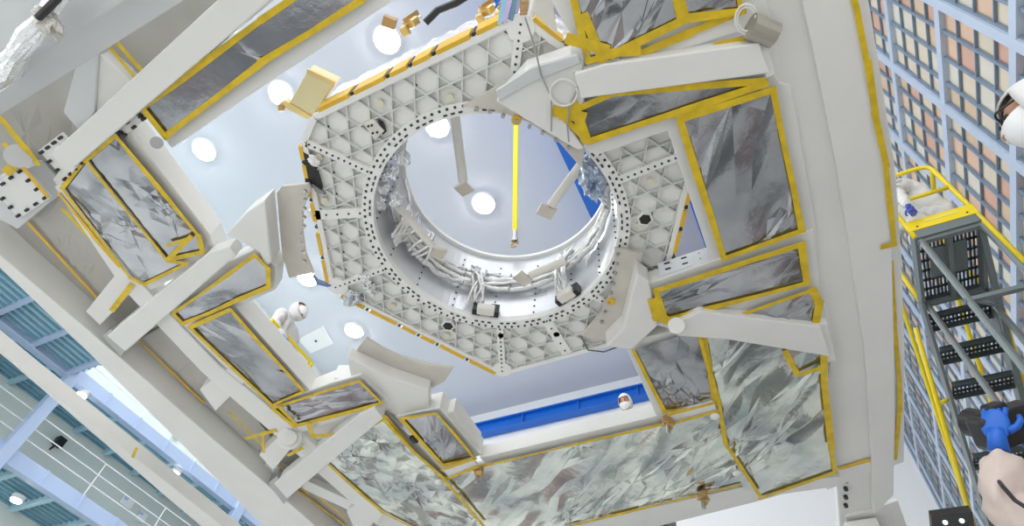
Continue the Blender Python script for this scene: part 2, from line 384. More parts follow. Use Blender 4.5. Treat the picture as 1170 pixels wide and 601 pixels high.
# right column: wide plate, rail under it, stepped flange on the left
sl('side_plate', [(866, -40), (985, -40), (996, 20), (1012, 120), (1024, 200), (1030, 290), (1034, 400), (1033, 528), (945, 560), (938, 430), (928, 280), (905, 160)], Z+.06, .16)
sl('side_flange', [(846, -40), (868, -40), (910, 160), (934, 280), (945, 430), (947, 548), (938, 548), (932, 430), (921, 280), (893, 160)], Z+.045, .05)
sl('side_rail', [(908, -40), (964, -40), (1001, 130), (1013, 200), (1019, 280), (1022, 400), (1023, 480), (1021, 566), (999, 588), (994, 480), (988, 400), (972, 290), (958, 200), (936, 90)], Z+.02, .10)
sl('foot_bracket', [(966, 590), (1000, 582), (1026, 572), (1040, 612), (970, 625)], Z+.07, .03)
strip([(968, -30), (978, 10), (991, 72), (1000, 130), (1012, 190), (1018, 240), (1022, 279)], Z+.012, FX, .038)
strip([(1022, 279), (1009, 282)], Z+.012, FX, .04)
strip([(1017, 300), (1022, 370), (1027, 430), (1028, 470), (1022, 524)], Z+.05, FX, .036)
strip([(960, 535), (992, 526)], Z+.05, FX, .05, m=AMBER)
# leg plates below the column, then the leg to the floor
bm = bmesh.new(); c = at(985, 592, Z+.05)
box(bm, (c.x-.02, c.y+.14, (c.z)/2), (.26, .26, c.z)); link('leg', bm, WHITE, FX, bevel=.01)
sl('leg_gusset', [(955, 540), (992, 530), (1003, 601), (985, 640), (962, 640)], Z+.09, .1)
bolts([at(966, 548+9.5*k, Z+.088) for k in range(4)], .017, .03, DOT, FX)
bm = bmesh.new(); box(bm, (c.x-.02, c.y+.14, .03), (.5, .5, .06)); link('foot_plate', bm, WHITE, FX, bevel=.01)
for x, y in ((-4.6, 5.6), (-4.6, -1.2), (.7, -1.2)):                          # the other legs, out of the frame
    bm = bmesh.new(); box(bm, (x, y, (Z+EYE)/2), (.26, .26, Z+EYE)); link('leg', bm, WHITE, FX, bevel=.01)
# --- top right corner
sl('corner_beam', [(615, -60), (629, 0), (671, 72), (702, 78), (795, 52), (868, 30), (850, -60)], Z+.03, .14)
film([(651, -20), (672, 68), (700, 62), (779, 22), (768, -20)], Z, FX, stretch=0.9, tw=.055)
film([(772, -20), (784, 20), (846, 12), (842, -20)], Z, FX, stretch=1.3, tw=.05)
strip([(668, 20), (690, 74)], Z-.012, FX, .06); strip([(652, 45), (690, 56)], Z-.014, FX, .07); strip([(690, 60), (728, 58)], Z-.012, FX, .05)
strip([(728, 62), (787, 38), (848, 12)], Z+.018, FX, .045); strip([(818, 50), (862, 42)], Z+.016, FX, .035)
sl('corner_beam', [(636, 128), (655, 112), (700, 96), (882, 78), (892, 96), (776, 140), (766, 148), (681, 178), (662, 166)], Z+.03, .14)
film([(641, 131), (696, 107), (870, 91), (873, 96), (673, 160)], Z, FX, amp=.05, stretch=1.2, tw=.05)
strip([(636, 127), (664, 134)], Z-.014, FX, .07); strip([(656, 122), (668, 158)], Z-.012, FX, .07)
# arm with the large square panel
sl('side_arm', [(763, 150), (772, 130), (890, 94), (904, 98), (934, 268), (814, 303)], Z+.03, .14)
film([(776, 135), (882, 101), (916, 262), (827, 294)], Z, FX, stretch=0.55, tw=.05, amp=.12)
sl('side_arm', [(737, 325), (812, 299), (930, 262), (938, 330), (958, 400), (930, 415), (770, 378), (745, 370)], Z+.03, .12)
film([(749, 331), (915, 278), (921, 322), (760, 364)], Z, FX, stretch=1.5, amp=.08, tw=.05)
strip([(748, 345), (752, 362), (762, 366)], Z-.012, FX, .09)
film([(842, 360), (927, 331), (936, 350), (929, 376)], Z, FX, stretch=1.1, tw=.045, open_edges=(2, 3))
strip([(928, 332), (936, 346), (930, 378)], Z-.01, FX, .06)
bm = bmesh.new(); c = at(785, 308.5, Z+.035)+Vector((0, -.012, .075)); rz = Matrix.Rotation(-.03, 3, 'Z'); box(bm, c, (.34, .012, .12), rz); pp_ = link('perforated_plate', bm, mat('cool_white', (.80, .84, .90), .4), FX)
bm = bmesh.new()
for i_ in range(3):
    for j_ in range(2): box(bm, c+Vector((-.11+.11*i_, -.007, -.03+.06*j_)), (.035, .004, .012))
link('slot_row', bm, DOT, pp_)
# --- bottom right and bottom film
sl('corner_beam', [(716, 398), (724, 388), (800, 372), (840, 380), (845, 480), (765, 482), (752, 480)], Z+.03, .12)
film([(724, 400), (803, 376), (812, 430), (818, 461), (759, 469)], Z, FX, stretch=None, amp=.16, tw=.05, open_edges=(0,), m=FILM, seed=77)
film([(802, 370), (950, 402), (942, 470), (953, 538), (868, 568), (832, 512), (822, 462), (812, 430)], Z+.005, FX, m=FILMG, amp=.16, tw=.04, open_edges=(0, 1, 4, 5, 6, 7), seed=11, stretch=.75)
strip([(799, 384), (812, 430), (822, 462), (828, 505), (868, 566)], Z-.03, FX, .04); strip([(941, 406), (942, 440), (950, 512)], Z-.03, FX, .06); strip([(898, 402), (912, 428), (940, 420)], Z-.03, FX, .045)
film([(506, 546), (556, 530), (757, 483), (821, 462), (832, 512), (868, 568), (845, 553), (740, 578), (600, 612), (560, 612)], Z+.002, FX, m=FILMG, amp=.18, tw=.036, open_edges=(2, 3, 4, 5, 8, 9), seed=23, stretch=.9)
film([(372, 526), (420, 488), (442, 476), (474, 516), (507, 546), (560, 612), (500, 615), (437, 584)], Z+.003, FX, m=FILMG, amp=.18, tw=.04, open_edges=(0, 3, 4, 5), seed=31)
strip([(437, 478), (474, 518), (506, 546), (552, 600)], Z-.028, FX, .04)
sl('cross_beam', [(548, 523), (755, 474), (760, 484), (556, 531)], Z+.03, .13)
sl('cross_beam', [(500, 640), (740, 581), (870, 552), (960, 545), (955, 556), (886, 566), (740, 593), (560, 640)], Z+.01, .10, bevel=.004)
sl('floor_panel', [(370, 530), (440, 470), (510, 540), (760, 480), (800, 380), (955, 400), (960, 545), (870, 572), (560, 650), (430, 600)], Z+.06, .04)
# bracket strips between the bottom films
for q in ([(764, 474), (816, 460), (819, 470), (770, 483)], [(505, 537), (540, 525), (546, 533), (514, 546)]):
    o = sl('bracket_strip', q, Z-.035, .03, WHITE, .003)
    bm = bmesh.new(); ribbon(bm, [at(*q[0], Z-.04), at(*q[1], Z-.04)], .025, .003); ribbon(bm, [at(*q[3], Z-.04), at(*q[2], Z-.04)], .025, .003); link('tape_strip', bm, TAPE, o)
def clamp(px, py):
    t = bmesh.new(); c = at(px, py, Z-.03)
    box(t, c, (.07, .05, .06)); box(t, c-Vector((-.01, .0, .05)), (.05, .07, .04), Matrix.Rotation(.5, 3, 'Z')); bar(t, c+Vector((-.05, .03, -.01)), c+Vector((.05, -.02, -.06)), .02, .02)
    o = link('clamp', t, BRASS, FX, bevel=.004); o['label'] = 'brown metal clamp'
    t = bmesh.new(); tube(t, [c-Vector((0, 0, .03)), c-Vector((0.01, 0, .12))], .017, 10); link('clamp_screw', t, STEEL, o)
for q in ((763, 480), (803, 566), (547, 537)): clamp(*q)
def knob(px, py, r=.035):
    t = bmesh.new(); bmesh.ops.create_uvsphere(t, u_segments=16, v_segments=10, radius=r, matrix=Matrix.Translation(at(px, py, Z-.05)) @ Matrix.Diagonal((1, 1, .55, 1))); link('knob', t, WHITE, FX, smooth=True)
for q in ((817, 476), (842, 541), (501, 551)): knob(*q)
# --- top left beam and film
sl('cross_beam', [(160, 118), (330, 0), (420, -60), (520, -60), (450, 0), (303, 97), (196, 170)], Z+.03, .14)
film([(164, 122), (300, 22), (420, -60), (480, -50), (415, 0), (300, 71), (190, 155)], Z, FX, stretch=2.5, amp=.09, tw=.055, open_edges=(2, 3), seed=5)
bm = bmesh.new(); tube(bm, [at(179, 163, Z+.02), at(179, 163, Z-.06)], .035, 14); link('pin', bm, STEEL, FX)
# near beam, big and glossy, passing close over the camera
bm = bmesh.new(); a = [at(-60, 123, Z-.12), at(143, 0, Z-.12), at(300, -100, Z-.12), at(-60, -260, Z-.12)]; b = [at(-60, 171, Z+.02), at(213, 0, Z+.02), at(340, -82, Z+.02), at(-60, -330, Z+.02)]
lo = [bm.verts.new(v) for v in a]; hi = [bm.verts.new(v) for v in b]; bm.faces.new(lo); bm.faces.new(hi)
for i in range(4): bm.faces.new((lo[i], lo[(i+1) % 4], hi[(i+1) % 4], hi[i]))
link('near_beam', bm, GLOSSW, FX, bevel=.01)
# --- left film corner
sl('side_beam', [(60, 205), (95, 165), (128, 140), (146, 146), (240, 268), (248, 290), (212, 312), (165, 335), (146, 330)], Z+.03, .16)
film([(98, 181), (132, 153), (228, 268), (232, 286), (192, 296)], Z, FX, amp=.15, tw=.042, seed=41)
film([(72, 214), (97, 182), (192, 297), (214, 300), (166, 324), (150, 316)], Z+.002, FX, amp=.15, tw=.036, seed=42, open_edges=(1,))
strip([(192, 296), (218, 271)], Z-.032, FX, .04); strip([(192, 280), (218, 271)], Z-.03, FX, .03)
sl('inner_beam', [(62, 214), (70, 210), (155, 318), (250, 418), (350, 500), (440, 584), (430, 600), (340, 520), (230, 425), (140, 330)], Z+.02, .15)
strip([(68, 222), (107, 270), (137, 304)], Z+.012, FX, .03, m=AMBER); strip([(73, 240), (100, 268), (128, 303)], Z+.05, FX, .035)
# outer rail
sl('outer_rail', [(-40, 255), (5, 296), (141, 412), (240, 499), (330, 575), (400, 635), (540, 754), (500, 768), (365, 655), (300, 601), (205, 505), (103, 405), (-40, 268)], Z-.02, .22)
sl('outer_rail_lip', [(5, 280), (100, 360), (240, 485), (330, 560), (420, 640), (400, 640), (320, 565), (141, 412), (5, 296)], Z+.20, .02)
sl('outer_beam', [(-40, 368), (23, 420), (130, 504), (240, 590), (300, 638), (480, 782), (440, 790), (252, 620), (190, 568), (100, 490), (12, 414), (-40, 372)], Z-.02, .13)
strip([(152, 522), (156, 512)], Z-.03, FX, .035)
# sheeting between the outer rail and the inner beam
for q, st in (([(28, 250), (65, 215), (130, 300), (150, 335), (112, 342)], 1.0), ([(158, 388), (190, 370), (262, 440), (310, 500), (294, 516), (232, 459)], 1.4), ([(300, 530), (345, 500), (440, 590), (430, 640), (395, 601)], .8)):
    film(q, Z+.16, FX, m=DULL, amp=.08, tape=False, stretch=st, cell=.02)
    strip([q[0], lerp(Vector(q[0]), Vector(q[-1]), .5), q[-1]] if False else [q[0], q[-1]], Z+.14, FX, .025, m=AMBER)
film([(-80, 150), (0, 100), (120, 30), (230, -60), (330, -50), (165, 112), (60, 204), (20, 260)], Z+.22, FX, m=DULL, amp=.08, tape=False, stretch=.9, cell=.02)
film([(2, 264), (62, 205), (155, 318), (250, 418), (350, 500), (440, 584), (440, 640), (395, 612), (300, 532), (205, 448), (112, 354)], Z+.19, FX, m=DULL, amp=.05, tape=False, stretch=1.2)
sl('cover_panel', [(322, 476), (440, 446), (470, 482), (400, 524), (350, 512)], Z+.07, .03)
for q in ([(98, 356), (138, 306), (154, 330), (114, 372)], [(228, 445), (262, 420), (280, 436), (246, 470)], [(296, 520), (322, 496), (336, 508), (312, 538)], [(396, 585), (425, 560), (440, 576), (412, 620)]):
    sl('stub_beam', q, Z+.02, .16)
strip([(128, 354), (150, 326)], Z+.012, FX, .045); strip([(282, 501), (314, 492)], Z+.012, FX, .04); strip([(300, 496), (302, 516)], Z+.012, FX, .03); strip([(262, 470), (330, 540), (352, 565)], Z+.10, FX, .025)
strip([(364, 534), (404, 569)], Z+.05, FX, .025); strip([(350, 556), (396, 592)], Z+.12, FX, .025, m=AMBER)
# bolted joints at the left edge
sl('side_bracket', [(-20, 240), (0, 200), (30, 194), (60, 228), (20, 262)], Z+.01, .14, GLOSSW)
bolted_plate([(-10, 215), (24, 190), (58, 226), (22, 250)], Z-.012, 3)
bolted_plate([(44, 172), (70, 152), (100, 186), (76, 208)], Z+.005, 3)
bolted_plate([(132, 150), (160, 126), (168, 134), (142, 156)], Z+.02, 2)
strip([(2, 136), (30, 170), (42, 186)], Z-.016, FX, .05); strip([(24, 188), (54, 224)], Z-.02, FX, .035, m=AMBER); strip([(8, 196), (22, 184)], Z-.02, FX, .06); strip([(6, 166), (22, 184)], Z-.018, FX, .04)
bm = bmesh.new(); tube(bm, [at(21, 178, Z+.02), at(21, 178, Z-.05)], .07, 20); link('bushing', bm, GLOSSW, FX)
sl('upright_plate', [(72, 128), (88, 68), (112, 60), (108, 128), (92, 152)], Z+.10, .2, GLOSSW)
sl('upright_plate', [(112, 60), (140, 84), (152, 98), (130, 120), (108, 128)], Z+.12, .2)
strip([(124, 52), (152, 86)], Z+.09, FX, .03); strip([(136, 50), (160, 78)], Z+.09, FX, .03)
# diagonal braces
def brace(px, z, dz=.11):
    return sl('brace', px, z, dz, WHITE, .008)
brace([(62, 172), (259, -10), (322, -10), (166, 122), (84, 192)], Z-.05)
brace([(122, 384), (238, 289), (262, 282), (270, 292), (143, 402)], Z-.05)
brace([(313, 553), (410, 474), (428, 466), (438, 478), (328, 570)], Z-.05)
brace([(656, 84), (690, 74), (868, 49), (880, 84), (664, 113)], Z-.05)
brace([(768, 371), (800, 356), (938, 374), (950, 408), (830, 388), (774, 384)], Z-.05)
for q in ([(116, 384), (126, 376), (146, 396), (138, 408)], [(306, 552), (316, 544), (334, 566), (324, 576)], [(862, 46), (874, 42), (886, 84), (876, 90)], [(936, 370), (946, 370), (956, 412), (946, 414)], [(58, 176), (66, 166), (90, 188), (82, 198)]):
    sl('brace_shoe', q, Z-.03, .09, STEEL if q[0][0] in (116, 306) else WHITE, .004)
bm = bmesh.new(); c = at(873, 38, Z-.02); tube(bm, [c+Vector((-.05, -.06, 0)), c+Vector((.04, .03, .0))], .06, 14); link('hinge_pin', bm, mat('dull_steel', (.42, .40, .34), .45, metal=.6), FX)
bm = bmesh.new(); tube(bm, [at(773, 372, Z-.045), at(773, 372, Z-.075)], .055, 24); link('round_cap', bm, WHITE, FX, bevel=.006)
bm = bmesh.new(); c = at(644, 106, Z-.03); tube(bm, [c+Vector((.07*math.cos(a), .07*math.sin(a), 0)) for a in [k*math.pi/16 for k in range(33)]], .006, 8); link('round_seam', bm, WHITE, FX, smooth=True)
# --- left and lower left arms
sl('left_arm', [(194, 352), (240, 312), (292, 284), (303, 290), (316, 306), (314, 332), (212, 376)], Z+.03, .14)
film([(199, 357), (292, 291), (308, 306), (308, 326), (210, 369)], Z, FX, stretch=1.9, amp=.09, tw=.04)
sl('left_arm', [(208, 372), (266, 347), (354, 446), (306, 468)], Z+.03, .17)
film([(218, 373), (264, 353), (347, 446), (311, 462)], Z, FX, stretch=2.6, amp=.10, tw=.042)
sl('left_arm', [(304, 466), (376, 438), (412, 428), (444, 460), (340, 496), (330, 490)], Z+.03, .14)
film([(312, 465), (376, 444), (411, 434), (437, 459), (337, 486)], Z, FX, stretch=1.7, amp=.07, tw=.042)
strip([(320, 466), (338, 484)], Z-.03, FX, .04)
sl('left_arm', [(452, 476), (502, 466), (550, 520), (504, 536)], Z+.03, .17)
film([(459, 477), (499, 471), (543, 522), (506, 530)], Z, FX, stretch=.7, amp=.09, tw=.042)
bm = bmesh.new(); box(bm, at(473, 502, Z-.01), (.05, .08, .04)); link('dark_bracket', bm, BLACK, FX, bevel=.01)
strip([(352, 484), (358, 498), (380, 496)], Z-.02, FX, .05); strip([(330, 520), (345, 512)], Z-.02, FX, .04); strip([(408, 490), (420, 482), (440, 476)], Z-.035, FX, .05)
bm = bmesh.new(); tube(bm, [at(331, 500, Z+.02), at(331, 500, Z-.03)], .1, 28); tube(bm, [at(331, 500, Z+.0), at(331, 500, Z-.05)], .06, 24); link('round_boss', bm, WHITE, FX, bevel=.005)
# saddles: block + curved plate under the deck
def arc_pts(a0, a1, r, n=14, c=None):
    return [Vector((c[0]+r*math.cos(math.radians(lerp(a0, a1, i/n))), c[1]+r*math.sin(math.radians(lerp(a0, a1, i/n))), 0)) for i in range(n+1)]
def saddle(block, plate_px, z=Z, dz=.22, top=.30, holes=None, dot=None, tilt=None):
    s = sl('saddle_block', block, z, 3.148-z, WHITE, .01)
    z = 3.135
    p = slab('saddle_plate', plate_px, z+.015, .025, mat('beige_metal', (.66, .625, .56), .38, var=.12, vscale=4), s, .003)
    if holes: bolts([at(*q, z+.013) for q in holes], .012, .02, STEEL, p, 'screw_row')
    if dot: bolts([at(*dot, z+.012)], .03, .012, AMBER, p, 'tape_dot')
    return s
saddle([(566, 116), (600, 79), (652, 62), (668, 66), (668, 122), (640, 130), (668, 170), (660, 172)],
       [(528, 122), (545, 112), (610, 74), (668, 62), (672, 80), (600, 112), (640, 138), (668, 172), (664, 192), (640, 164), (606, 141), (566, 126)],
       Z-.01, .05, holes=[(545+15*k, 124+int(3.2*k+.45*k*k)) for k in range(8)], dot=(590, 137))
sl('saddle_rib', [(566, 104), (606, 78), (660, 62), (664, 72), (608, 94), (570, 116)], Z-.03, .03, GLOSSW)
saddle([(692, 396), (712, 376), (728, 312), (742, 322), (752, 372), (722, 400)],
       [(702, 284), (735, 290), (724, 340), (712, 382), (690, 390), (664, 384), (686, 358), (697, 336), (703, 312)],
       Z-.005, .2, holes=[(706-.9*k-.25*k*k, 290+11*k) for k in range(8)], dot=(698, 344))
# left saddle stands up: an L shaped plate on the arm end
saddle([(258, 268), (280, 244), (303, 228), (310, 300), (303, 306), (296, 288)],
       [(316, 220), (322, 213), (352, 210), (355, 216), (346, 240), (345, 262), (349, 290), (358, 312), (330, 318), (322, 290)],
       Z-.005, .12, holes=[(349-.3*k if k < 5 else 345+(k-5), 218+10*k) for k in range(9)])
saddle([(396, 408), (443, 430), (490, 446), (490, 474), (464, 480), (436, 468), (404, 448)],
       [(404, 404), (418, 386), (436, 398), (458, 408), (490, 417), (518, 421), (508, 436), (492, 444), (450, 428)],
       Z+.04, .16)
sl('saddle_shelf', [(380, 432), (398, 432), (440, 458), (474, 474), (500, 476), (518, 470), (548, 510), (536, 516), (500, 482), (470, 486), (412, 450)], Z+.05, .14)
# thin looped cables on the top right arm
for pts in ([(600, 20), (610, 50), (618, 85), (630, 112), (630, 150)], [(668, 60), (664, 92), (652, 118), (648, 142), (650, 162)], [(655, 84), (690, 72), (706, 68)]):
    bm = bmesh.new(); tube(bm, [at(x, y, Z-.03) for x, y in pts], .0045, 6); link('thin_cable', bm, mat('grey_cable', (.35, .35, .34), .5), FX)
for r in (.05, .04):
    bm = bmesh.new(); c = at(853, 22, Z-.02); tube(bm, [c+Vector((r*math.cos(a), 1.4*r*math.sin(a), 0)) for a in [k*.5 for k in range(13)]], .005, 6); link('coiled_cable', bm, WHITE, FX)
# ------------------------------------------------------------------ the satellite
ZD = 3.20; K = ZD/3.0
HC = Vector((-1.205*K, 1.695*K)); HR = 1.275*K; RC = Vector((-1.215*K, 1.645*K)); RR = 0.745*K
zd = ZD+EYE
SAT = thing('spacecraft', 'white hexagonal satellite deck with ribbed grid and round opening, foil sides and cable bundles inside', 'satellite', (HC.x, HC.y, zd))
hexv = [Vector((x*K, y*K)) for x, y in ((.04, 1.60), (-.60, 2.81), (-1.74, 2.82), (-2.47, 1.65), (-1.965, .685), (-1.815, .588), (-.53, .585))]
NH = len(hexv)
hexn = []
for k in range(NH):
    e = hexv[(k+1) % NH]-hexv[k]; hexn.append(Vector((e.y, -e.x)).normalized())
def in_deck(p, mi=0.0, mr=0.0):
    d = p-HC
    for k in range(NH):
        if (p-hexv[k]).dot(hexn[k]) > -mi: return False
    return (p-RC).length > RR+mr
def hexring(bm, ro, ri_c, ri, z, dz, n=96):
    """hexagon with a round hole: outline at distance along each angle"""
    lo, hi, li, hi2 = [], [], [], []
    for i in range(n):
        a = 2*math.pi*i/n; d = Vector((math.cos(a), math.sin(a)))
        R = min((hexv[k]-HC).dot(hexn[k])/max(1e-6, d.dot(hexn[k])) for k in range(NH) if d.dot(hexn[k]) > 1e-3)*ro/HR
        o = HC+d*R; i_ = ri_c+d*ri
        lo.append(bm.verts.new((o.x, o.y, z))); hi.append(bm.verts.new((o.x, o.y, z+dz)))
        li.append(bm.verts.new((i_.x, i_.y, z))); hi2.append(bm.verts.new((i_.x, i_.y, z+dz)))
    for i in range(n):
        j = (i+1) % n
        bm.faces.new((lo[i], lo[j], li[j], li[i])); bm.faces.new((hi[i], hi2[i], hi2[j], hi[j])); bm.faces.new((lo[i], hi[i], hi[j], lo[j])); bm.faces.new((li[i], li[j], hi2[j], hi2[i]))
bm = bmesh.new(); hexring(bm, HR-.01, RC, RR+.02, zd+.032, .03); DK = link('deck_panel', bm, DECK, SAT)
# ribs: three families of parallel bars, offset so that they enclose hexagons and triangles
bm = bmesh.new(); SP = .135
for fam, off in ((0, .5), (60, 0), (120, 0)):
    a = math.radians(fam); u = Vector((math.cos(a), math.sin(a))); nrm = Vector((-u.y, u.x))
    for k in range(-14, 15):
        base = HC+nrm*((k+off)*SP); run = None; L = []
        for j in range(-150, 151):
            p = base+u*(j*.01); ok = in_deck(p, .02, .05)
            if ok and run is None: run = j
            if (not ok or j == 150) and run is not None: L.append((run, j-1)); run = None
        for a0, a1 in L:
            if a1-a0 < 3: continue
            A = base+u*(a0*.01); B = base+u*(a1*.01)
            bar(bm, (A.x, A.y, zd+.022), (B.x, B.y, zd+.016), .008, .034)
link('grid_ribs', bm, RIB, DK)
# round bosses at some rib crossings, small dots in pockets
bd = bmesh.new(); rnd = random.Random(5)
for i in range(-12, 13):
    for j in range(-12, 13):
        p = HC+Vector((SP*2/math.sqrt(3)*(i+.5*j), SP*j))
        if in_deck(p, .09, .1) and (i*7+j*3) % 4 == 0:
            bmesh.ops.create_cone(bd, cap_ends=True, segments=10, radius1=.013, radius2=.013, depth=.012, matrix=Matrix.Translation((p.x, p.y, zd+.03)))
        q = p+Vector((SP/math.sqrt(3), SP*.5*0))
        if in_deck(q, .07, .09) and (i*5+j*2) % 6 == 0:
            bm = bmesh.new(); bmesh.ops.create_cone(bm, cap_ends=True, segments=12, radius1=.024, radius2=.02, depth=.03, matrix=Matrix.Translation((q.x, q.y, zd+.012))); link('rib_boss', bm, mat('cream_boss', (.74, .72, .55), .5), DK)
link('pocket_hole', bd, BLACK, DK)
# rim bands and radial straps with their fasteners
def annulus(bm, c, r0, r1, z, dz, n=96):
    A = [[bm.verts.new((c.x+r*math.cos(2*math.pi*i/n), c.y+r*math.sin(2*math.pi*i/n), zz)) for i in range(n)] for r, zz in ((r0, z), (r1, z), (r1, z+dz), (r0, z+dz))]
    for i in range(n):
        j = (i+1) % n
        for a, b in ((0, 1), (1, 2), (2, 3), (3, 0)): bm.faces.new((A[a][i], A[a][j], A[b][j], A[b][i]))
bm = bmesh.new(); annulus(bm, RC, RR, RR+.075, zd-.004, .05); RB = link('rim_band', bm, DECK, DK)
bm = bmesh.new()
for i in range(110):
    for r, s in ((RR+.055, .0085), (RR+.022, .007)):
        if s == .007 and i % 4 == 3: continue
        a = 2*math.pi*(i+(.5 if s == .007 else 0))/110; box(bm, (RC.x+r*math.cos(a), RC.y+r*math.sin(a), zd-.005), (.014 if s > .008 else .024, .014 if s > .008 else .010, .012), Matrix.Rotation(a+math.pi/2, 3, 'Z'))
link('fastener_row', bm, DOT, RB)
def strap_(a, b, w, n=11):
    bm = bmesh.new(); bar(bm, (a.x, a.y, zd+.012), (b.x, b.y, zd+.012), w, .03); s = link('radial_strap', bm, DECK, DK)
    bm = bmesh.new()
    for k in range(n):
        p = lerp(a, b, (k+.5)/n); bmesh.ops.create_cone(bm, cap_ends=True, segments=8, radius1=.007, radius2=.007, depth=.01, matrix=Matrix.Translation((p.x, p.y, zd-.004)))
    link('fastener_row', bm, DOT, s)
for k in (0, 1, 2, 3, 4, 6):
    d = (hexv[k]-RC).normalized(); strap_(RC+d*(RR+.06), hexv[k]-d*.03, .05)
def px2(x, y): p = at(x, y, ZD); return Vector((p.x, p.y))
strap_(px2(354, 246), px2(418, 243), .07, 5); strap_(px2(622, 362), px2(648, 404), .075, 5)
bm = bmesh.new()
for k in range(NH):
    a, b = hexv[k], hexv[(k+1) % NH]; m = HC; a2, b2 = lerp(a, m, .012), lerp(b, m, .012); bar(bm, (a2.x, a2.y, zd+.012), (b2.x, b2.y, zd+.012), .035, .03)
link('edge_band', bm, DECK, DK)
for k in (0, 1, 2, 3, 6):
    bm = bmesh.new(); p = lerp(hexv[k], HC, .05); bmesh.ops.create_cone(bm, cap_ends=True, segments=20, radius1=.075, radius2=.075, depth=.03, matrix=Matrix.Translation((p.x, p.y, zd+.008))); link('corner_boss', bm, DECK, DK)
# yellow tape lengths on the outer edge, dark seams between them
def edge_tape(k, spans, w, top):
    a, b = hexv[k], hexv[(k+1) % NH]; n = hexn[k]
    bm = bmesh.new()
    for s, e in spans:
        A, B = lerp(a, b, s)+n*.012, lerp(a, b, e)+n*.012
        bar(bm, (A.x, A.y, zd+top), (B.x, B.y, zd+top), .024, w)
    link('edge_tape', bm, AMBER, DK)
    bm = bmesh.new()
    for (s, e), (s2, e2) in zip(spans, spans[1:]):
        m_ = (e+s2)/2; A, B = lerp(a, b, m_-.006)+n*.012, lerp(a, b, m_+.006)+n*.012; bar(bm, (A.x, A.y, zd+top), (B.x, B.y, zd+top), .02, w*.9)
    link('seam_clip', bm, DOT, DK)
S7 = [(.04, .20), (.23, .38), (.41, .49), (.52, .60), (.63, .78), (.81, .94)]
edge_tape(5, S7, .15, .07); edge_tape(3, [(.05, .22), (.26, .42), (.5, .62), (.66, .74), (.78, .86), (.89, .97)], .04, .012); edge_tape(2, S7, .03, .0); edge_tape(0, [(.03, .25), (.28, .36), (.39, .5), (.55, .7), (.75, .95)], .05, .01); edge_tape(6, [(.05, .2), (.24, .45), (.5, .7), (.75, .95)], .08, .04)
# side walls: blanket of foil
bm = bmesh.new()
for k in range(NH):
    a, b = hexv[k], hexv[(k+1) % NH]; n = 34; m_ = 10; g = []
    nn = hexn[k]
    for i in range(n+1):
        row = []
        for j in range(m_+1):
            p = lerp(a, b, i/n); w = .012*noise.noise(Vector((i*.7+k*9, j*.9, 3)))+.01*noise.noise(Vector((i*1.9, j*2.1+k, 7)))
            if i in (0, n): w = 0
            row.append(bm.verts.new((p.x+nn.x*w, p.y+nn.y*w, zd+.07+.40*j/m_)))
        g.append(row)
    for i in range(n):
        for j in range(m_): bm.faces.new((g[i][j], g[i+1][j], g[i+1][j+1], g[i][j+1]))
bmesh.ops.remove_doubles(bm, verts=bm.verts[:], dist=.001)
link('foil_blanket', bm, mat('white_foil', (.85, .85, .86), .25, metal=.55, bump=.5, bscale=16), SAT)
bm = bmesh.new(); hexring(bm, HR-.02, RC, RR+.03, zd+.47, .03); link('top_panel', bm, DECK, SAT)
# round inner wall
bm = bmesh.new(); annulus(bm, RC, RR+.002, RR+.02, zd+.0, .74); CY_ = link('inner_ring', bm, RINGW, SAT, smooth=False)
bm = bmesh.new(); annulus(bm, RC, RR-.03, RR+.03, zd+.74, .03); link('ring_flange', bm, DECK, CY_)
bm = bmesh.new()
for a in range(0, 360, 22):
    for j in range(9):
        r = RR-.002; aa = math.radians(a+8); bmesh.ops.create_uvsphere(bm, u_segments=6, v_segments=4, radius=.007, matrix=Matrix.Translation((RC.x+r*math.cos(aa), RC.y+r*math.sin(aa), zd+.06+.07*j)))
link('rivet_line', bm, DOT, CY_)
# cable bundles round the wall
def ringp(a, r, h): return Vector((RC.x+r*math.cos(math.radians(a)), RC.y+r*math.sin(math.radians(a)), zd+h))
rnd = random.Random(12)
for q, (h, th) in enumerate(((.30, .019), (.355, .016), (.41, .02), (.46, .015), (.33, .013))):
    pts = [ringp(a, RR-.045-.02*rnd.random()-(.02 if q == 4 else 0), h+.012*math.sin(a*.11+q*2)+.008*rnd.random()-.06*math.cos(math.radians(a-200))) for a in range(-35, 215, 4)]
    bm = bmesh.new(); tube(bm, pts, [th*(1+.12*rnd.random()) for _ in pts], 8); cb = link('cable_bundle', bm, WRAP, SAT, smooth=True)
    for a in range(-30, 212, 14):
        bm = bmesh.new(); p, p2 = ringp(a, RR-.055, h-.06*math.cos(math.radians(a-200))), ringp(a+.9, RR-.055, h-.06*math.cos(math.radians(a-200))); tube(bm, [p, p2], th*1.12, 8); link('cable_tie', bm, mat('tie_grey', (.45, .45, .42), .5), cb)
def branch(a, n, h0, h1, sp):
    for k in range(n):
        pts = []
        da = rnd.uniform(-sp, sp); db = rnd.uniform(-sp*.5, sp*.5)
        for t in range(9):
            f = t/8; pts.append(ringp(a+da*(1-f)+db*f+2.5*math.sin(f*5+k), RR-.06-.06*math.sin(f*math.pi)*rnd.uniform(.6, 1.3), lerp(h0, h1, f)+.015*math.sin(k*3+f*7)))
        bm = bmesh.new(); tube(bm, pts, rnd.uniform(.008, .014), 7); link('branch_cable', bm, WRAP, SAT, smooth=True)
branch(128, 6, .50, .09, 7); branch(75, 6, .58, .09, 6); branch(192, 9, .62, .08, 14); branch(172, 4, .6, .2, 10); branch(20, 3, .5, .25, 8)
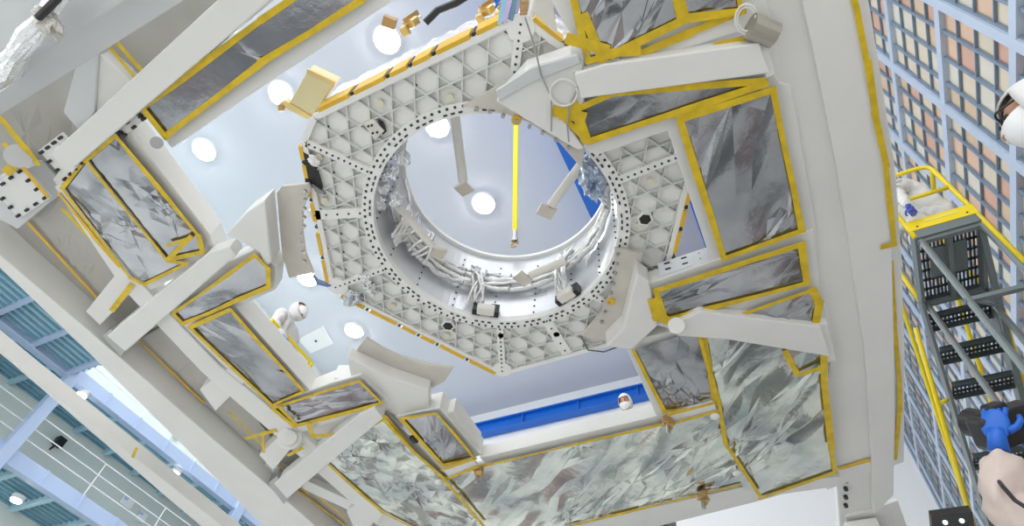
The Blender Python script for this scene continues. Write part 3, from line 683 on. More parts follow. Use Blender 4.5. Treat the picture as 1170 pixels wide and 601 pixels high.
for a in (122, 74):
    bm = bmesh.new(); box(bm, ringp(a, RR-.05, .05), (.13, .07, .06), Matrix.Rotation(math.radians(a+90), 3, 'Z')); o = link('connector', bm, OFFW, SAT, bevel=.008)
    bm = bmesh.new()
    for s in (-5, 5): box(bm, ringp(a+s, RR-.03, .07), (.06, .05, .09), Matrix.Rotation(math.radians(a+90), 3, 'Z'))
    link('connector_plug', bm, BLACK, o)
# struts with square end plates, reaching into the opening
def strut(a, b, z, pr, r=.034, turn=.5):
    A, B = at(*a, z), at(*b, z); B.z -= .04; d = (B-A).normalized()
    bm = bmesh.new(); tube(bm, [A, B], r, 16); s = link('strut_tube', bm, OFFW, SAT, smooth=False)
    bm = bmesh.new(); tube(bm, [B-d*.03, B+d*.035], r*.55, 12); link('strut_joint', bm, STEEL, s)
    bm = bmesh.new(); box(bm, B+d*.06, (pr, pr, .02), frame_to((d*.35+Vector((0, 0, -1)))) @ Matrix.Rotation(turn, 3, 'Z')); link('end_plate', bm, mat('warm_plate', (.70, .64, .56), .4, metal=.3), s)
    return s
strut((519, 128), (530, 204), ZD+.52, .105); strut((664, 188), (630, 231), ZD+.5, .12, turn=.2); strut((455, 236), (496, 278), ZD+.20, .10, r=.026); strut((646, 298), (606, 311), ZD+.24, .11, r=.03)
# foil bundles
def clump(name, c, r, m, seed, sc=(1, 1, 1), parent=SAT):
    bm = bmesh.new(); bmesh.ops.create_icosphere(bm, subdivisions=4, radius=1)
    for v in bm.verts:
        n = noise.noise(v.co*1.7+Vector((seed, 0, 0)))*.5+abs(noise.noise(v.co*4+Vector((0, seed, 0))))*.45+abs(noise.noise(v.co*9+Vector((0, seed, 4))))*.18
        v.co = Vector(c)+Vector((v.co.x*sc[0], v.co.y*sc[1], v.co.z*sc[2]))*r*(.72+n)
    return link(name, bm, m, parent)
clump('foil_wrap', at(676, 203, ZD+.25), .13, mat('blue_grey_foil', (.55, .62, .72), .2, metal=.9, bump=.5, bscale=20), 3, (.8, 1.05, 1.3))
clump('foil_wrap', at(402, 341, ZD-.03), .075, mat('grey_foil', (.62, .65, .68), .25, metal=.9, bump=.5, bscale=20), 8, (1.0, .8, .6))
for i, (x, y) in enumerate(((438, 212), (447, 195), (452, 228), (432, 232), (460, 180), (418, 318), (424, 330))):
    clump('foil_wrap', at(x, y, ZD+.12 if i < 5 else ZD+.0), .055, FOIL, 20+i, (.8, 1, 1.1))
# hexagonal openings and cover plate in the deck
for x, y in ((512, 372), (737, 250)):
    p = at(x, y, ZD-.004); bm = bmesh.new(); bmesh.ops.create_cone(bm, cap_ends=True, segments=6, radius1=.052, radius2=.052, depth=.05, matrix=Matrix.Translation(p+Vector((0, 0, .02)))); o = link('hex_collar', bm, DECK, DK)
    bm = bmesh.new(); bmesh.ops.create_cone(bm, cap_ends=True, segments=6, radius1=.038, radius2=.038, depth=.02, matrix=Matrix.Translation(p)); link('hex_opening', bm, BLACK, o)
bm = bmesh.new(); prism(bm, [at(x, y, ZD-.012) for x, y in ((415, 142), (426, 136), (439, 150), (428, 160))], .03); o = link('cover_plate', bm, OFFW, DK, bevel=.003)
bolts([at(x, y, ZD-.014) for x, y in ((421, 144), (425, 143), (426, 152), (431, 151))], .007, .01, DOT, o)
bm = bmesh.new(); prism(bm, [at(x, y, ZD-.004) for x, y in ((432, 138), (437, 141), (441, 151), (437, 154))], .02); link('slot_opening', bm, BLACK, DK)
# dark rectangular cut-out at the left edge
bm = bmesh.new(); prism(bm, [at(x, y, ZD-.006) for x, y in ((345, 173), (357, 180), (369, 221), (349, 210))], .03); o = link('dark_opening', bm, BLACK, DK)
bm = bmesh.new(); prism(bm, [at(x, y, ZD-.02) for x, y in ((356, 211), (369, 220), (371, 223), (360, 219))], .03); link('opening_sill', bm, SLATE, o)
clump('white_wrap', at(359, 184, ZD-.02), .045, DECK, 5, (.7, 1, .5))
# gold boxes on the near side, hooks and hanging foil at the top
def gold_box():
    q = [at(x, y, ZD+.12) for x, y in ((330, 118), (352, 80), (384, 95), (357, 133))]
    bm = bmesh.new(); prism(bm, q, .10); g = link('gold_box', bm, mat('pale_gold', (.78, .70, .42), .3, metal=.5, bump=.15, bscale=9), SAT, bevel=.006)
    bm = bmesh.new(); bar(bm, q[1]+Vector((0, 0, -.012)), q[2]+Vector((0, 0, -.012)), .03, .02); link('gold_rim', bm, GOLD, g)
    bm = bmesh.new(); prism(bm, [at(x, y, ZD+.11) for x, y in ((318, 119), (326, 115), (357, 134), (350, 136))], .05); link('gold_bracket', bm, GOLD, g)
    bm = bmesh.new(); tube(bm, [at(321, 120, ZD+.12), at(322, 127, ZD+.1)], .02, 10); link('bracket_pin', bm, BRASS, g)
gold_box()
def shackle(px, py, z, s=1):
    c = at(px, py, z); bm = bmesh.new()
    tube(bm, [c+Vector((.045*s*math.cos(a), .0, .07*s+.05*s*math.sin(a))) for a in [math.pi*1.2-k*.28 for k in range(17)]], .010*s, 8); t = link('shackle_ring', bm, mat('clear_ring', (.8, .8, .78), .15, metal=.8), SAT, smooth=True)
    bm = bmesh.new(); box(bm, c, (.10*s, .05*s, .06*s), Matrix.Rotation(.6, 3, 'Y')); box(bm, c+Vector((-.05*s, .02, -.03*s)), (.05*s, .06*s, .05*s)); link('shackle_block', bm, GOLD, t, bevel=.008)
    bm = bmesh.new(); bar(bm, c+Vector((-.02*s, -.03, -.04*s)), c+Vector((.05*s, -.03, .05*s)), .03*s, .02*s); link('shackle_bolt', bm, BRASS, t)
shackle(470, 26, ZD+.50, 1.0); shackle(556, 12, ZD+.3, .9); shackle(578, 8, ZD+.3, .9)
bm = bmesh.new(); bar(bm, at(438, 22, ZD+.52), at(452, 28, ZD+.52), .06, .05); link('lug', bm, BRASS, SAT)
bm = bmesh.new(); tube(bm, [at(486, 26, ZD+.47), at(500, 12, ZD+.5), at(520, 4, ZD+.5), at(545, -12, ZD+.5)], .022, 8); link('dark_hose', bm, BLACK, SAT)
for i, (x0, x1, m) in enumerate(((568, 575, IRI1), (573, 581, IRI2), (580, 588, IRI1), (585, 592, IRI2))):
    bm = bmesh.new(); prism(bm, [at(x0+6, -8, ZD-.02), at(x1+6, -8, ZD-.02), at(x1-2, 28-i*2, ZD-.03+.01*i), at(x0, 28-i*3, ZD-.03+.01*i)], .006); link('foil_streamer', bm, m, SAT)
bm = bmesh.new()
for k in range(5): bar(bm, at(594, 2+3.5*k, ZD-.02), at(604, 1+3.5*k, ZD-.02), .012, .012)
link('wire_stack', bm, BRASS, SAT)
bm = bmesh.new(); tube(bm, [at(606, 18, ZD-.02), at(612, -10, ZD-.02)], .02, 8); link('white_tube', bm, DECK, SAT)
sl('gusset_plate', [(608, 12), (616, -30), (632, -10), (634, 22), (636, 40)], Z+.08, .03, OFFW, .004)
bm = bmesh.new(); prism(bm, [at(x, y, ZD-.02) for x, y in ((357, 316), (362, 322), (378, 327), (374, 328), (362, 325))], .03); link('blue_wedge', bm, mat('dusty_blue', (.12, .2, .42), .4), SAT)
bm = bmesh.new(); tube(bm, [at(664, 384, ZD-.04), at(672, 400, ZD-.03), at(690, 402, ZD-.02), at(712, 394, ZD-.01)], .006, 6); link('loose_wire', bm, mat('dark_wire', (.12, .12, .12), .5), SAT)
# lifting sling from the ring to the crane above
bot = Vector((RC.x, RC.y, 0)); p0 = at(588, 284, ZD+.77); p1 = p0+(at(589.5, 148, 5.2)-p0)*1.0
SL = thing('lifting_sling', 'bright yellow webbing sling hanging down into the round opening with a small hook', 'sling', tuple(p0))
d = (p1-p0).normalized(); bm = bmesh.new(); bar(bm, p0+d*.16, p0+d*6.5, .045, .012, upv=Vector((0, -1, 0))); link('webbing', bm, STRAP, SL)
bm = bmesh.new(); tube(bm, [p0+d*.18, p0+d*.10], .022, 10); tube(bm, [p0+d*.10, p0+d*.07], .03, 10); link('hook_body', bm, STEEL, SL)
bm = bmesh.new(); tube(bm, [p0+d*.06+Vector((.03*math.cos(a), 0, .035*math.sin(a)-.03)) for a in [k*.45 for k in range(13)]], .009, 8); link('hook', bm, BRASS, SL)
# ------------------------------------------------------------------ rolling stairs by the filter wall
def stairs():
    xl, xr = 2.0, 2.66; zp = 6.08+EYE; y0 = 5.22; y1 = 6.30
    t = thing('rolling_stairs', 'grey rolling stairs with perforated treads and yellow guardrails beside the filter wall', 'stairs', ((xl+xr)/2, 6.5, 0))
    def grate(name, ya, yb, z, nh):
        bm = bmesh.new(); th = .05
        rows = 3 if yb-ya < .5 else 7
        box(bm, ((xl+xr)/2, ya+.012, z-.02), (xr-xl, .024, .07)); box(bm, ((xl+xr)/2, yb-.012, z-.02), (xr-xl, .024, .07))
        for k in range(nh+1): box(bm, (lerp(xl+.01, xr-.01, k/nh), (ya+yb)/2, z), (.018, yb-ya, .02))
        for k in range(1, rows): box(bm, ((xl+xr)/2, lerp(ya, yb, k/rows), z), (xr-xl, .03, .02))
        return link(name, bm, DGREY, t)
    grate('platform_deck', y0, y1, zp, 16)
    bm = bmesh.new()
    for x in (xl, xr): bar(bm, (x, y0, zp-.06), (x, y1, zp-.06), .04, .14)
    for y in (y0, y1): bar(bm, (xl, y, zp-.06), (xr, y, zp-.06), .04, .14)
    bar(bm, ((xl+xr)/2, y0, zp-.08), ((xl+xr)/2, y1, zp-.08), .05, .08); box(bm, ((xl+xr)/2, y0+.5, zp-.035), (.38, .45, .02)); link('platform_frame', bm, GREY, t)
    steps = [(6.50, 5.88), (6.83, 5.62), (7.2, 5.37), (7.62, 5.14), (8.06, 4.94), (8.52, 4.74), (8.98, 4.54), (9.44, 4.34), (9.90, 4.14)]
    for y, z in steps: grate('tread', y-.13, y+.13, z+EYE, 15)
    a = Vector((0, y1-.05, zp-.10)); b = Vector((0, 9.95, 4.08+EYE))
    for x in (xl-.02, xr+.02):
        bm = bmesh.new(); bar(bm, a+Vector((x, 0, 0)), b+Vector((x, 0, 0)), .035, .16); link('stringer', bm, GREY, t)
    # legs down to the floor and their cross members
    for x, y in ((xl+.04, y0+.03), (xr-.03, y0+.03), (xl+.04, y1), (xr-.03, y1), (xl, 9.9), (xr, 9.9)):
        bm = bmesh.new(); top = zp-.05 if y < 9 else 4.2+EYE; tube(bm, [(x, y, top), (x, y, .02)], .035, 10); link('leg', bm, GREY, t)
    for z in (4.9, 3.4, 1.8):
        bm = bmesh.new(); bar(bm, (xl, y0+.03, z+EYE), (xr, y0+.03, z+EYE), .05, .05); link('cross_brace', bm, GREY, t)
    bm = bmesh.new(); bar(bm, (xl, y0+.03, zp-.15), (xr, y0+.03, zp-.15), .05, .06); link('cross_brace', bm, GREY, t)
    bm = bmesh.new(); bar(bm, (xr-.03, y0+.03, 4.9+EYE), (xr-.03, 8.2, 4.9+EYE), .04, .04); link('cross_brace', bm, GREY, t)
    bm = bmesh.new(); bar(bm, (xl+.04, y0, 4.9+EYE), (xr, y1, 5.7+EYE), .035, .035); link('cross_brace', bm, GREY, t)
    bm = bmesh.new(); bar(bm, (xr-.02, y0+.1, zp-.1), (xr-.02, 7.6, 5.1+EYE), .06, .05); link('knee_brace', bm, GREY, t)
    # yellow guardrails
    h = 1.18; g = .028
    bm = bmesh.new(); box(bm, ((xl+xr)/2, y0-.02, zp+.09), (xr-xl+.04, .02, .18)); link('toe_board', bm, YEL, t, bevel=.004)
    bm = bmesh.new(); box(bm, ((xl+xr)/2+.02, y0-.032, zp+.11), (.34, .006, .04)); link('embossed_strip', bm, mat('faded_yellow', (.80, .70, .12), .5), t)
    bm = bmesh.new()
    for k in (.12, .88): bmesh.ops.create_uvsphere(bm, u_segments=8, v_segments=6, radius=.012, matrix=Matrix.Translation((lerp(xl, xr, k), y0-.03, zp+.05)))
    link('screw', bm, BLACK, t)
    bm = bmesh.new(); tube(bm, [(xr, y0, zp-.9), (xr, y0, zp+h-.12), (xr-.03, y0, zp+h-.03), (xr-.12, y0, zp+h), (xl+.12, y0, zp+h), (xl+.03, y0, zp+h-.03), (xl, y0, zp+h-.12), (xl, y0, zp-.1)], g, 12); link('end_guardrail', bm, YEL, t, smooth=True)
    bm = bmesh.new(); tube(bm, [(xl, y0, zp+.62), (xr, y0, zp+.62)], g*.9, 10); link('mid_rail', bm, YEL, t, smooth=True)
    for x in (xl, xr):
        bm = bmesh.new(); tube(bm, [(x, y0, zp+h-.1), (x, y1, zp+h-.1), (x, 6.5, zp+h-.2), (x, 9.9, 5.05+EYE), (x, 9.95, 4.9+EYE)], g, 10); link('handrail', bm, YEL, t, smooth=True)
        bm = bmesh.new(); tube(bm, [(x, y1, zp+h-.12), (x, y1, zp-.05)], g, 10); link('rail_post', bm, YEL, t, smooth=True)
        bm = bmesh.new(); s = -.16 if x == xl else .1
        tube(bm, [(x+s, y1+.2, zp-.25), (x+s, 9.9, 4.25+EYE)], g, 10); link('lower_rail', bm, YEL, t, smooth=True)
        bm = bmesh.new()
        for f in (.28, .93): y = lerp(y1+.2, 9.9, f); z = lerp(zp-.25, 4.25+EYE, f); tube(bm, [(x+s, y, z), (x, y, z+.06)], g*.9, 8); bmesh.ops.create_uvsphere(bm, u_segments=10, v_segments=8, radius=.035, matrix=Matrix.Translation((x, y, z+.06)))
        link('rail_bracket', bm, YEL, t, smooth=True)
    return t, xl, xr, y0, y1, zp
ST, xl, xr, sy0, sy1, zp = stairs()
# ------------------------------------------------------------------ people
def skin_mesh(name, joints, edges, m, parent, root, sub=2):
    bm = bmesh.new(); L = bm.verts.layers.skin.verify(); vv = {}
    for k, (p, r) in joints.items():
        v = bm.verts.new(p); v[L].radius = (r, r) if not isinstance(r, tuple) else r; v[L].use_root = (k == root); vv[k] = v
    for a, b in edges: bm.edges.new((vv[a], vv[b]))
    me = bpy.data.meshes.new(name); bm.to_mesh(me); bm.free(); o = bpy.data.objects.new(name, me); C.objects.link(o); me.materials.append(m)
    s = o.modifiers.new('skin', 'SKIN'); s.use_smooth_shade = True
    b = o.modifiers.new('subdivision', 'SUBSURF'); b.levels = sub; b.render_levels = sub+1
    tx = bpy.data.textures.get('fabric_folds') or bpy.data.textures.new('fabric_folds', 'CLOUDS'); tx.noise_scale = .07; tx.noise_depth = 3
    dm = o.modifiers.new('folds', 'DISPLACE'); dm.texture = tx; dm.strength = .05; dm.mid_level = .5
    o.parent = parent; o.matrix_parent_inverse = Matrix.Translation(-world_loc(parent)); return o
def hand(wrist, d, palm_n, m, parent, curl=.5, s=1.0):
    """palm, four unequal bent fingers and a thumb from the side of the palm"""
    d = Vector(d).normalized(); n = Vector(palm_n); n = (n-d*n.dot(d)).normalized(); side = d.cross(n); w = Vector(wrist); bm = bmesh.new()
    R = Matrix((side, d, n)).transposed()
    bmesh.ops.create_icosphere(bm, subdivisions=3, radius=1, matrix=Matrix.Translation(w+d*.05*s) @ R.to_4x4() @ Matrix.Diagonal((.046*s, .062*s, .018*s, 1)))
    tube(bm, [w-d*.05*s, w, w+d*.03*s], [.034*s, .03*s, .03*s], 12)
    for k, ln in enumerate((.068, .078, .074, .058)):
        b = w+d*.095*s+side*(-.031+.0205*k)*s; p = [b-d*.02*s]; a = 0
        dirv = d.copy()
        for j, f in enumerate((.45, .32, .23)):
            a += curl*(.7 if j == 0 else .9); dd = d*math.cos(a)+n*math.sin(a); p.append(p[-1]+dd*(ln*f+(.02 if j == 0 else 0))*s)
        tube(bm, p, [.0105*s, .010*s, .009*s, .0075*s], 8)
    b = w+d*.025*s-side*.036*s; p = [b, b-side*.026*s+d*.02*s+n*.008*s, b-side*.036*s+d*.048*s+n*.02*s, b-side*.032*s+d*.07*s+n*.03*s]
    tube(bm, p, [.014*s, .0125*s, .011*s, .008*s], 8)
    return link('hand', bm, m, parent, smooth=True)
def head(c, f, u, m, parent, mask=True, glasses=False, r=.118):
    """hooded head: face, hood around it, mask, eyes and ears hidden under the hood"""
    f = Vector(f).normalized(); u = Vector(u); u = (u-f*u.dot(f)).normalized(); s = f.cross(u); R = Matrix((s, f, u)).transposed().to_4x4(); T = Matrix.Translation(Vector(c)) @ R
    def shell(sx, sy, sz, keep, th=0):
        bm = bmesh.new(); bmesh.ops.create_uvsphere(bm, u_segments=36, v_segments=24, radius=1)
        bmesh.ops.delete(bm, geom=[v for v in bm.verts if not keep(v.co)], context='VERTS')
        for v in bm.verts: v.co = Vector((v.co.x*sx, v.co.y*sy, v.co.z*sz))
        bmesh.ops.transform(bm, matrix=T, verts=bm.verts[:]); return bm
    bm = bmesh.new(); bmesh.ops.create_uvsphere(bm, u_segments=28, v_segments=20, radius=1)
    for v in bm.verts:
        x, y, z = v.co; k = 1-.22*max(0, -z)
        y2 = y*(1+.10*max(0, 1-abs(z+.05)*4)*max(0, 1-abs(x)*5)*(1 if y > 0 else 0))
        v.co = Vector((x*.074*k, y2*.096, z*.118))
    bmesh.ops.transform(bm, matrix=T, verts=bm.verts[:]); face = link('face', bm, SKIN, parent, smooth=True)
    bm = bmesh.new()
    bmesh.ops.create_cone(bm, cap_ends=True, segments=8, radius1=.016, radius2=.007, depth=.045, matrix=T @ Matrix.Translation((0, .098, -.012)) @ Matrix.Rotation(.35, 4, 'X'))
    link('nose', bm, SKIN, face, smooth=True)
    for e in (-1, 1):
        bm = bmesh.new(); bmesh.ops.create_uvsphere(bm, u_segments=10, v_segments=8, radius=.011, matrix=T @ Matrix.Translation((e*.031, .083, .012))); link('eye', bm, BLACK, face, smooth=True)
        bm = bmesh.new(); tube(bm, [T @ Vector((e*(.031+k*.009), .090-abs(k)*.003, .034-abs(k)*.002)) for k in (-2, -1, 0, 1, 2)], .004, 6); link('eyebrow', bm, mat('dark_hair', (.05, .03, .02), .7), face)
    bm = shell(.10, .112, .142, lambda v: not (v.y > .45 and -.9 < v.z < .42 and abs(v.x) < .78))
    hd = link('hood', bm, m, parent, smooth=True); so = hd.modifiers.new('thickness', 'SOLIDIFY'); so.thickness = .006
    if mask:
        bm = shell(.086, .118, .125, lambda v: v.y > .25 and v.z < -.02 and v.z > -.9)
        mk = link('mask', bm, mat('mask_white', (.86, .86, .87), .7), parent, smooth=True); mk.modifiers.new('thickness', 'SOLIDIFY').thickness = .004
    if glasses:
        bm = bmesh.new()
        for e in (-1, 1): tube(bm, [T @ Vector((e*.034+.027*math.cos(a), .106-.01*abs(math.cos(a)), .014+.022*math.sin(a))) for a in [k*.45 for k in range(15)]], .0035, 6); tube(bm, [T @ Vector((e*.061, .1, .018)), T @ Vector((e*.085, .02, .018))], .0035, 6)
        tube(bm, [T @ Vector((-.008, .107, .018)), T @ Vector((.008, .107, .018))], .003, 6); link('glasses', bm, BLACK, parent)
    return hd
BE = [('pel', 'bel'), ('bel', 'che'), ('che', 'nek'), ('che', 'ls'), ('ls', 'le'), ('le', 'lw'), ('che', 'rs'), ('rs', 're'), ('re', 'rw'), ('pel', 'lh'), ('lh', 'lk'), ('lk', 'la'), ('la', 'lt'), ('pel', 'rh'), ('rh', 'rk'), ('rk', 'ra'), ('ra', 'rt')]
def person(label, feet, yaw, m, gl, arms, headf, glasses=False, lean=0.0, group=None, puff=1.0, headc=None, crouch=False):
    """feet: ground point; yaw: facing (0 = +y); arms: {le, lw, re, rw} in body axes (right, forward, up)"""
    F = Vector(feet); R = Matrix.Rotation(yaw, 3, 'Z')
    def W(x, y, z): return F+R @ Vector((x, y+(lean*max(0, z-.9)), z))
    t = thing('person', label, 'person', tuple(F), group)
    J = {'pel': (W(0, 0, .95), .15), 'bel': (W(0, .01, 1.12), .145), 'che': (W(0, 0, 1.34), .155), 'nek': (W(0, .01, 1.50), .065), 'ls': (W(-.19, 0, 1.40), .075), 'rs': (W(.19, 0, 1.40), .075),
         'le': (arms['le'], .062) if isinstance(arms['le'], Vector) else (W(*arms['le']), .062), 'lw': (arms['lw'], .045) if isinstance(arms['lw'], Vector) else (W(*arms['lw']), .045),
         're': (arms['re'], .062) if isinstance(arms['re'], Vector) else (W(*arms['re']), .062), 'rw': (arms['rw'], .045) if isinstance(arms['rw'], Vector) else (W(*arms['rw']), .045),
         'lh': (W(-.10, 0, .88), .105), 'lk': (W(-.11, .02, .48), .075), 'la': (W(-.11, 0, .09), .055), 'lt': (W(-.12, .16, .045), .04),
         'rh': (W(.10, 0, .88), .105), 'rk': (W(.11, .02, .48), .075), 'ra': (W(.11, 0, .09), .055), 'rt': (W(.12, .16, .045), .04)}
    if crouch:
        J.update({'pel': (W(0, -.12, .48), .17), 'bel': (W(0, -.06, .66), .18), 'che': (W(0, .08, .95), .18), 'nek': (W(0, .14, 1.12), .07), 'ls': (W(-.22, .09, 1.04), .1), 'rs': (W(.22, .09, 1.04), .1),
                  'lh': (W(-.12, -.10, .40), .11), 'rh': (W(.12, -.10, .40), .11), 'lk': (W(-.17, .26, .44), .08), 'rk': (W(.17, .26, .44), .08), 'la': (W(-.14, .02, .08), .06), 'ra': (W(.14, .02, .08), .06), 'lt': (W(-.15, .18, .045), .04), 'rt': (W(.15, .18, .045), .04)})
        headc = W(0, .20, 1.28)
    J = {k: (p, r*puff if k not in ('nek',) else r) for k, (p, r) in J.items()}
    skin_mesh('body', J, BE, m, t, 'pel')
    hc = W(0, .03, 1.64) if headc is None else headc
    hf = R @ Vector(headf); head(hc, hf, (0, 0, 1), m, t, glasses=glasses)
    for a, b, sgn in (('le', 'lw', -1), ('re', 'rw', 1)):
        dv = J[b][0]-J[a][0]; d = dv.normalized(); n = arms.get('n', Vector((0, 0, -1)))
        hand(J[b][0]+d*.035, d, n if isinstance(n, Vector) else R @ Vector(n), gl, t, arms.get('curl', .5), arms.get('hs', 1.0))
    return t, W, J
# platforms the people stand on
def lift(p, label, rails=True, w=.9, group=None):
    t = thing('work_platform', label, 'work platform', (p.x, p.y, 0), group)
    bm = bmesh.new(); box(bm, (p.x, p.y, p.z-.05), (w, w, .1)); link('deck', bm, GREY, t, bevel=.01)
    bm = bmesh.new(); box(bm, (p.x, p.y, .12), (w, w*1.2, .24)); link('base', bm, GREY, t, bevel=.02)
    n = max(1, int((p.z-.34)/.8)); hh = (p.z-.34)/n
    for k in range(n):
        for s in (-1, 1):
            for x in (-w*.36, w*.36):
                bm = bmesh.new(); bar(bm, (p.x+x, p.y-s*w*.42, .24+hh*k), (p.x+x, p.y+s*w*.42, .24+hh*(k+1)), .04, .07); link('scissor_arm', bm, GREY, t)
    if rails:
        for sx, sy in ((-1, -1), (1, -1), (1, 1), (-1, 1)):
            bm = bmesh.new(); tube(bm, [(p.x+sx*w*.48, p.y+sy*w*.48, p.z), (p.x+sx*w*.48, p.y+sy*w*.48, p.z+1.05)], .022, 8); link('post', bm, YEL, t)
        for h in (.55, 1.05):
            bm = bmesh.new(); q = [(p.x+sx*w*.48, p.y+sy*w*.48, p.z+h) for sx, sy in ((-1, -1), (1, -1), (1, 1), (-1, 1), (-1, -1))]; tube(bm, q, .02, 8); link('guardrail', bm, YEL, t)
    return t
DOWN = {'le': (-.27, .05, 1.12), 'lw': (-.24, .22, .95), 're': (.27, .05, 1.12), 'rw': (.24, .22, .95)}
# worker looking over the beam in front of the blue runway beam
hd = ray(715, 460).normalized()*9.0+Vector((0, 0, EYE)); ft = hd-Vector((0, 0, 1.64))
person('person in white hooded coverall and mask looking over the beam under the blue band', ft+Vector((0, .03, 0)), math.radians(172), SUIT, GLOVE, DOWN, (0.0, .95, -.45))
lift(ft, 'lift platform behind the long white beam under the blue runway beam', rails=False, w=.8)
# worker low behind the left arm
hd = ray(338, 356).normalized()*7.4+Vector((0, 0, EYE)); ft = hd-Vector((0, 0, 1.64))
person('person in white hood and mask standing in the yellow railed basket behind the left arm', ft, math.radians(-70), SUIT, GLOVE, DOWN, (.2, .9, .4))
wk = ft; ft = ft+Vector((-.10, 0, 0))
bl = thing('boom_lift', 'boom lift basket with yellow guardrails behind the left arm', 'lift', (-1.2, 9.0, 0))
bm = bmesh.new(); box(bm, ft-Vector((0, 0, .05)), (.72, .72, .1)); link('basket_deck', bm, GREY, bl, bevel=.01)
for sx, sy in ((-1, -1), (1, -1), (1, 1), (-1, 1)):
    bm = bmesh.new(); q = ft+Vector((sx*.34, sy*.34, 0)); tube(bm, [q, q+Vector((0, 0, 1.05))], .022, 8); link('post', bm, YEL, bl)
for h in (.55, 1.05):
    bm = bmesh.new(); tube(bm, [ft+Vector((sx*.34, sy*.34, h)) for sx, sy in ((-1, -1), (1, -1), (1, 1), (-1, 1), (-1, -1))], .02, 8); link('guardrail', bm, YEL, bl)
bm = bmesh.new(); bar(bm, ft+Vector((.3, .4, -.12)), (-1.2, 9.0, 4.6), .16, .18); link('boom', bm, WHITE, bl)
bm = bmesh.new(); bar(bm, (-1.2, 9.0, .4), (-1.2, 9.0, 4.7), .3, .3); link('mast', bm, WHITE, bl)
bm = bmesh.new(); box(bm, (-1.2, 9.0, .25), (1.4, 2.0, .5)); link('base', bm, WHITE, bl, bevel=.04)
# worker on the rolling stairs
ft = Vector((2.40, 5.56, zp+.03))
pt, W, J = person('person in loose white coverall and dark blue gloves crouching on top of the rolling stairs', ft, math.radians(95), SUIT, GLOVED,
    {'le': (-.30, .24, .86), 'lw': atx(1038, 236, 2.10), 're': (.34, .24, .80), 'rw': (.20, .42, .70), 'curl': .9}, (0, 1, -.2), puff=1.2, crouch=True)
bm = bmesh.new(); c = atx(1036, 203, 2.12); box(bm, (2.12, sy0-.12, zp+.88), (.26, .10, .012), Matrix.Rotation(.5, 3, 'X')); tag(link('paper_sheet', bm, mat('paper', (.85, .85, .84), .7), None), 'white sheet of paper held over the yellow guardrail on the stairs', 'paper')
# head at the right edge
hd = ray(1196, 128).normalized()*2.35+Vector((0, 0, EYE)); ft = hd-Vector((-.42, .10, 1.64))
person('person in white hood wearing thin dark glasses at the right edge', ft, math.radians(75), SUIT, GLOVE, DOWN, (0.0, .95, .1), glasses=True, lean=.5, headc=hd)
lift(ft, 'lift platform under the person with glasses at the right', rails=False, w=.8)
# photographer at the lower right
D = 2.5
def rp(px, py, d): return ray(px, py).normalized()*d+Vector((0, 0, EYE))
cw = rp(1145, 488, D); lw = rp(1141, 513, D-.10); le = rp(1152, 590, D-.16); sh = rp(1222, 612, D-.12)
ft = Vector((sh.x+.22, sh.y-.02, sh.z-1.40)); rw = rp(1207, 530, D+.05); re = rp(1262, 590, D+.05)
person('person in cream coverall and blue gloves raising a black camera at the lower right', ft, math.radians(-12), SUITP, GLOVE,
    {'le': le, 'lw': lw, 're': re, 'rw': rw, 'n': (0.1, 1, 0.1), 'curl': .75, 'hs': .84}, (-.3, .8, .5), puff=1.22)
fz = ft.z
t = thing('step_stool', 'low step stool under the photographer at the lower right', 'stool', (ft.x, ft.y, 0)); bm = bmesh.new(); box(bm, (ft.x, ft.y+.03, fz-.02), (.6, .5, .04)); link('top_step', bm, GREY, t, bevel=.005)
for sx in (-1, 1):
    for sy in (-1, 1):
        bm = bmesh.new(); bar(bm, (ft.x+sx*.28, ft.y+.03+sy*.22, fz-.04), (ft.x+sx*.33, ft.y+.03+sy*.26, 0), .03, .03); link('leg', bm, GREY, t)
cm = thing('camera', 'black camera held up in blue gloved hands at the lower right', 'camera', tuple(cw))
vd = Vector((-.35, .62, .7)).normalized(); sd = (rp(1172, 480, D)-rp(1120, 488, D)); sd = (sd-vd*sd.dot(vd)).normalized(); ud = sd.cross(vd)
RM = Matrix((sd, vd, ud)).transposed()
bm = bmesh.new(); box(bm, cw+sd*.02, (.17, .07, .115), RM); link('camera_body', bm, BLACK, cm, bevel=.012)
bm = bmesh.new(); tube(bm, [cw+vd*.02, cw+vd*.06, cw+vd*.13], [.042, .045, .048], 24); ln = link('lens', bm, BLACK, cm)
bm = bmesh.new(); box(bm, cw+ud*.06, (.06, .05, .035), RM); link('viewfinder', bm, BLACK, cm, bevel=.01)
bm = bmesh.new(); box(bm, cw-sd*.062+vd*.0, (.045, .08, .105), RM); link('grip', bm, DOT, cm, bevel=.015)
bm = bmesh.new(); st = [0, 0, rp(1176, 582, D-.28), rp(1160, 572, D-.27), rp(1146, 556, D-.23), rp(1140, 548, D-.18)]
tube(bm, st[2:], .006, 8); tag(link('camera_strap', bm, BLACK), 'thin black camera strap lying across the cream sleeve', 'strap')
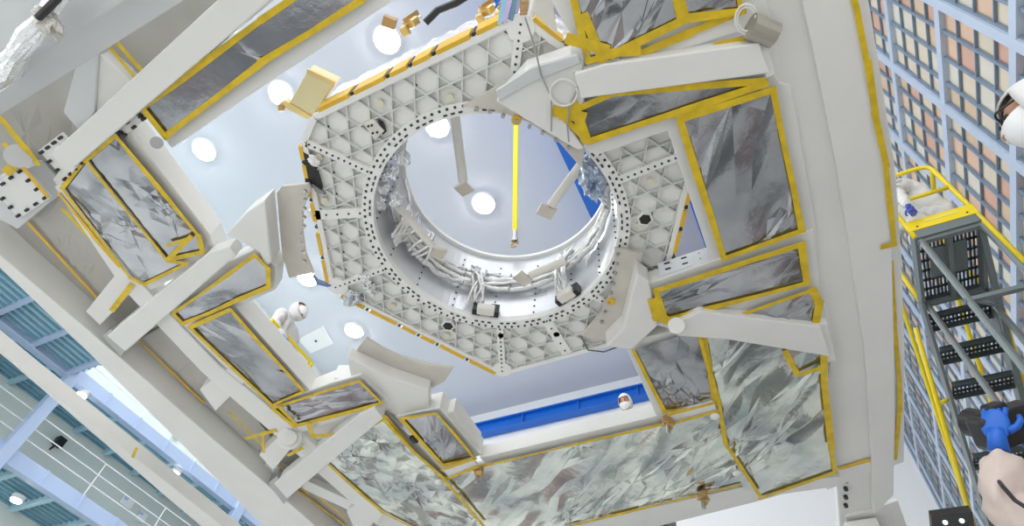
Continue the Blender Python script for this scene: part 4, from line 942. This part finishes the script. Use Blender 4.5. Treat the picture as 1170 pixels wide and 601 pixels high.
# black panel at the bottom edge
t = thing('black_panel', 'black box with two pale green lights at the bottom edge below the stairs', 'box', tuple(rp(1091, 594, 4)))
q = [rp(x, y, 4.0) for x, y in ((1064, 591), (1111, 585), (1118, 625), (1068, 632))]
bm = bmesh.new(); nrm = (q[1]-q[0]).cross(q[3]-q[0]).normalized(); lo = [bm.verts.new(p) for p in q]; f = bm.faces.new(lo); r = bmesh.ops.extrude_face_region(bm, geom=[f])
for v in r['geom']:
    if isinstance(v, bmesh.types.BMVert): v.co += rp(1091, 594, 4).normalized()*.12
link('case', bm, BLACK, t)
for px in (1080, 1099):
    bm = bmesh.new(); bmesh.ops.create_uvsphere(bm, u_segments=10, v_segments=8, radius=.012, matrix=Matrix.Translation(rp(px, 597-(px-1080)*.1, 3.99))); link('indicator', bm, mat('pale_green', (.6, .85, .7), .4, emit=.6), t)
bm = bmesh.new(); c = sum(q, Vector())/4+rp(1091, 594, 4).normalized()*.06; tube(bm, [(c.x, c.y, c.z-.1), (c.x, c.y, 0.02)], .03, 10); bmesh.ops.create_cone(bm, cap_ends=True, segments=24, radius1=.3, radius2=.28, depth=.04, matrix=Matrix.Translation((c.x, c.y, .02))); link('stand', bm, GREY, t)
# foil covered pipe lying along the near beam
pp = [at(x, y, Z-.24) for x, y in ((-20, 96), (8, 78), (22, 62), (36, 40), (50, 18), (66, -6), (80, -30))]
bm = bmesh.new(); tube(bm, pp, [.06, .065, .055, .05, .035, .04, .04], 16)
for v in bm.verts: v.co += Vector((noise.noise(v.co*22), noise.noise(v.co*22+Vector((5, 0, 0))), noise.noise(v.co*22+Vector((0, 5, 0)))))*.03
pf = thing('foil_pipe', 'crinkled silver foil wrapped pipe under the glossy beam at the top left', 'pipe', tuple(pp[1])); link('foil_sleeve', bm, FOIL, pf)
bm = bmesh.new(); tube(bm, [at(44, 20, Z-.32), at(66, -2, Z-.32)], .018, 8); link('black_strap', bm, BLACK, pf)
clump('plastic_wrap', at(56, 26, Z-.27), .06, mat('clear_plastic', (.62, .6, .56), .2, metal=.4), 9, (1, 1.3, .7), pf)
for o in bpy.data.objects:
    if '_o' in o: del o['_o']
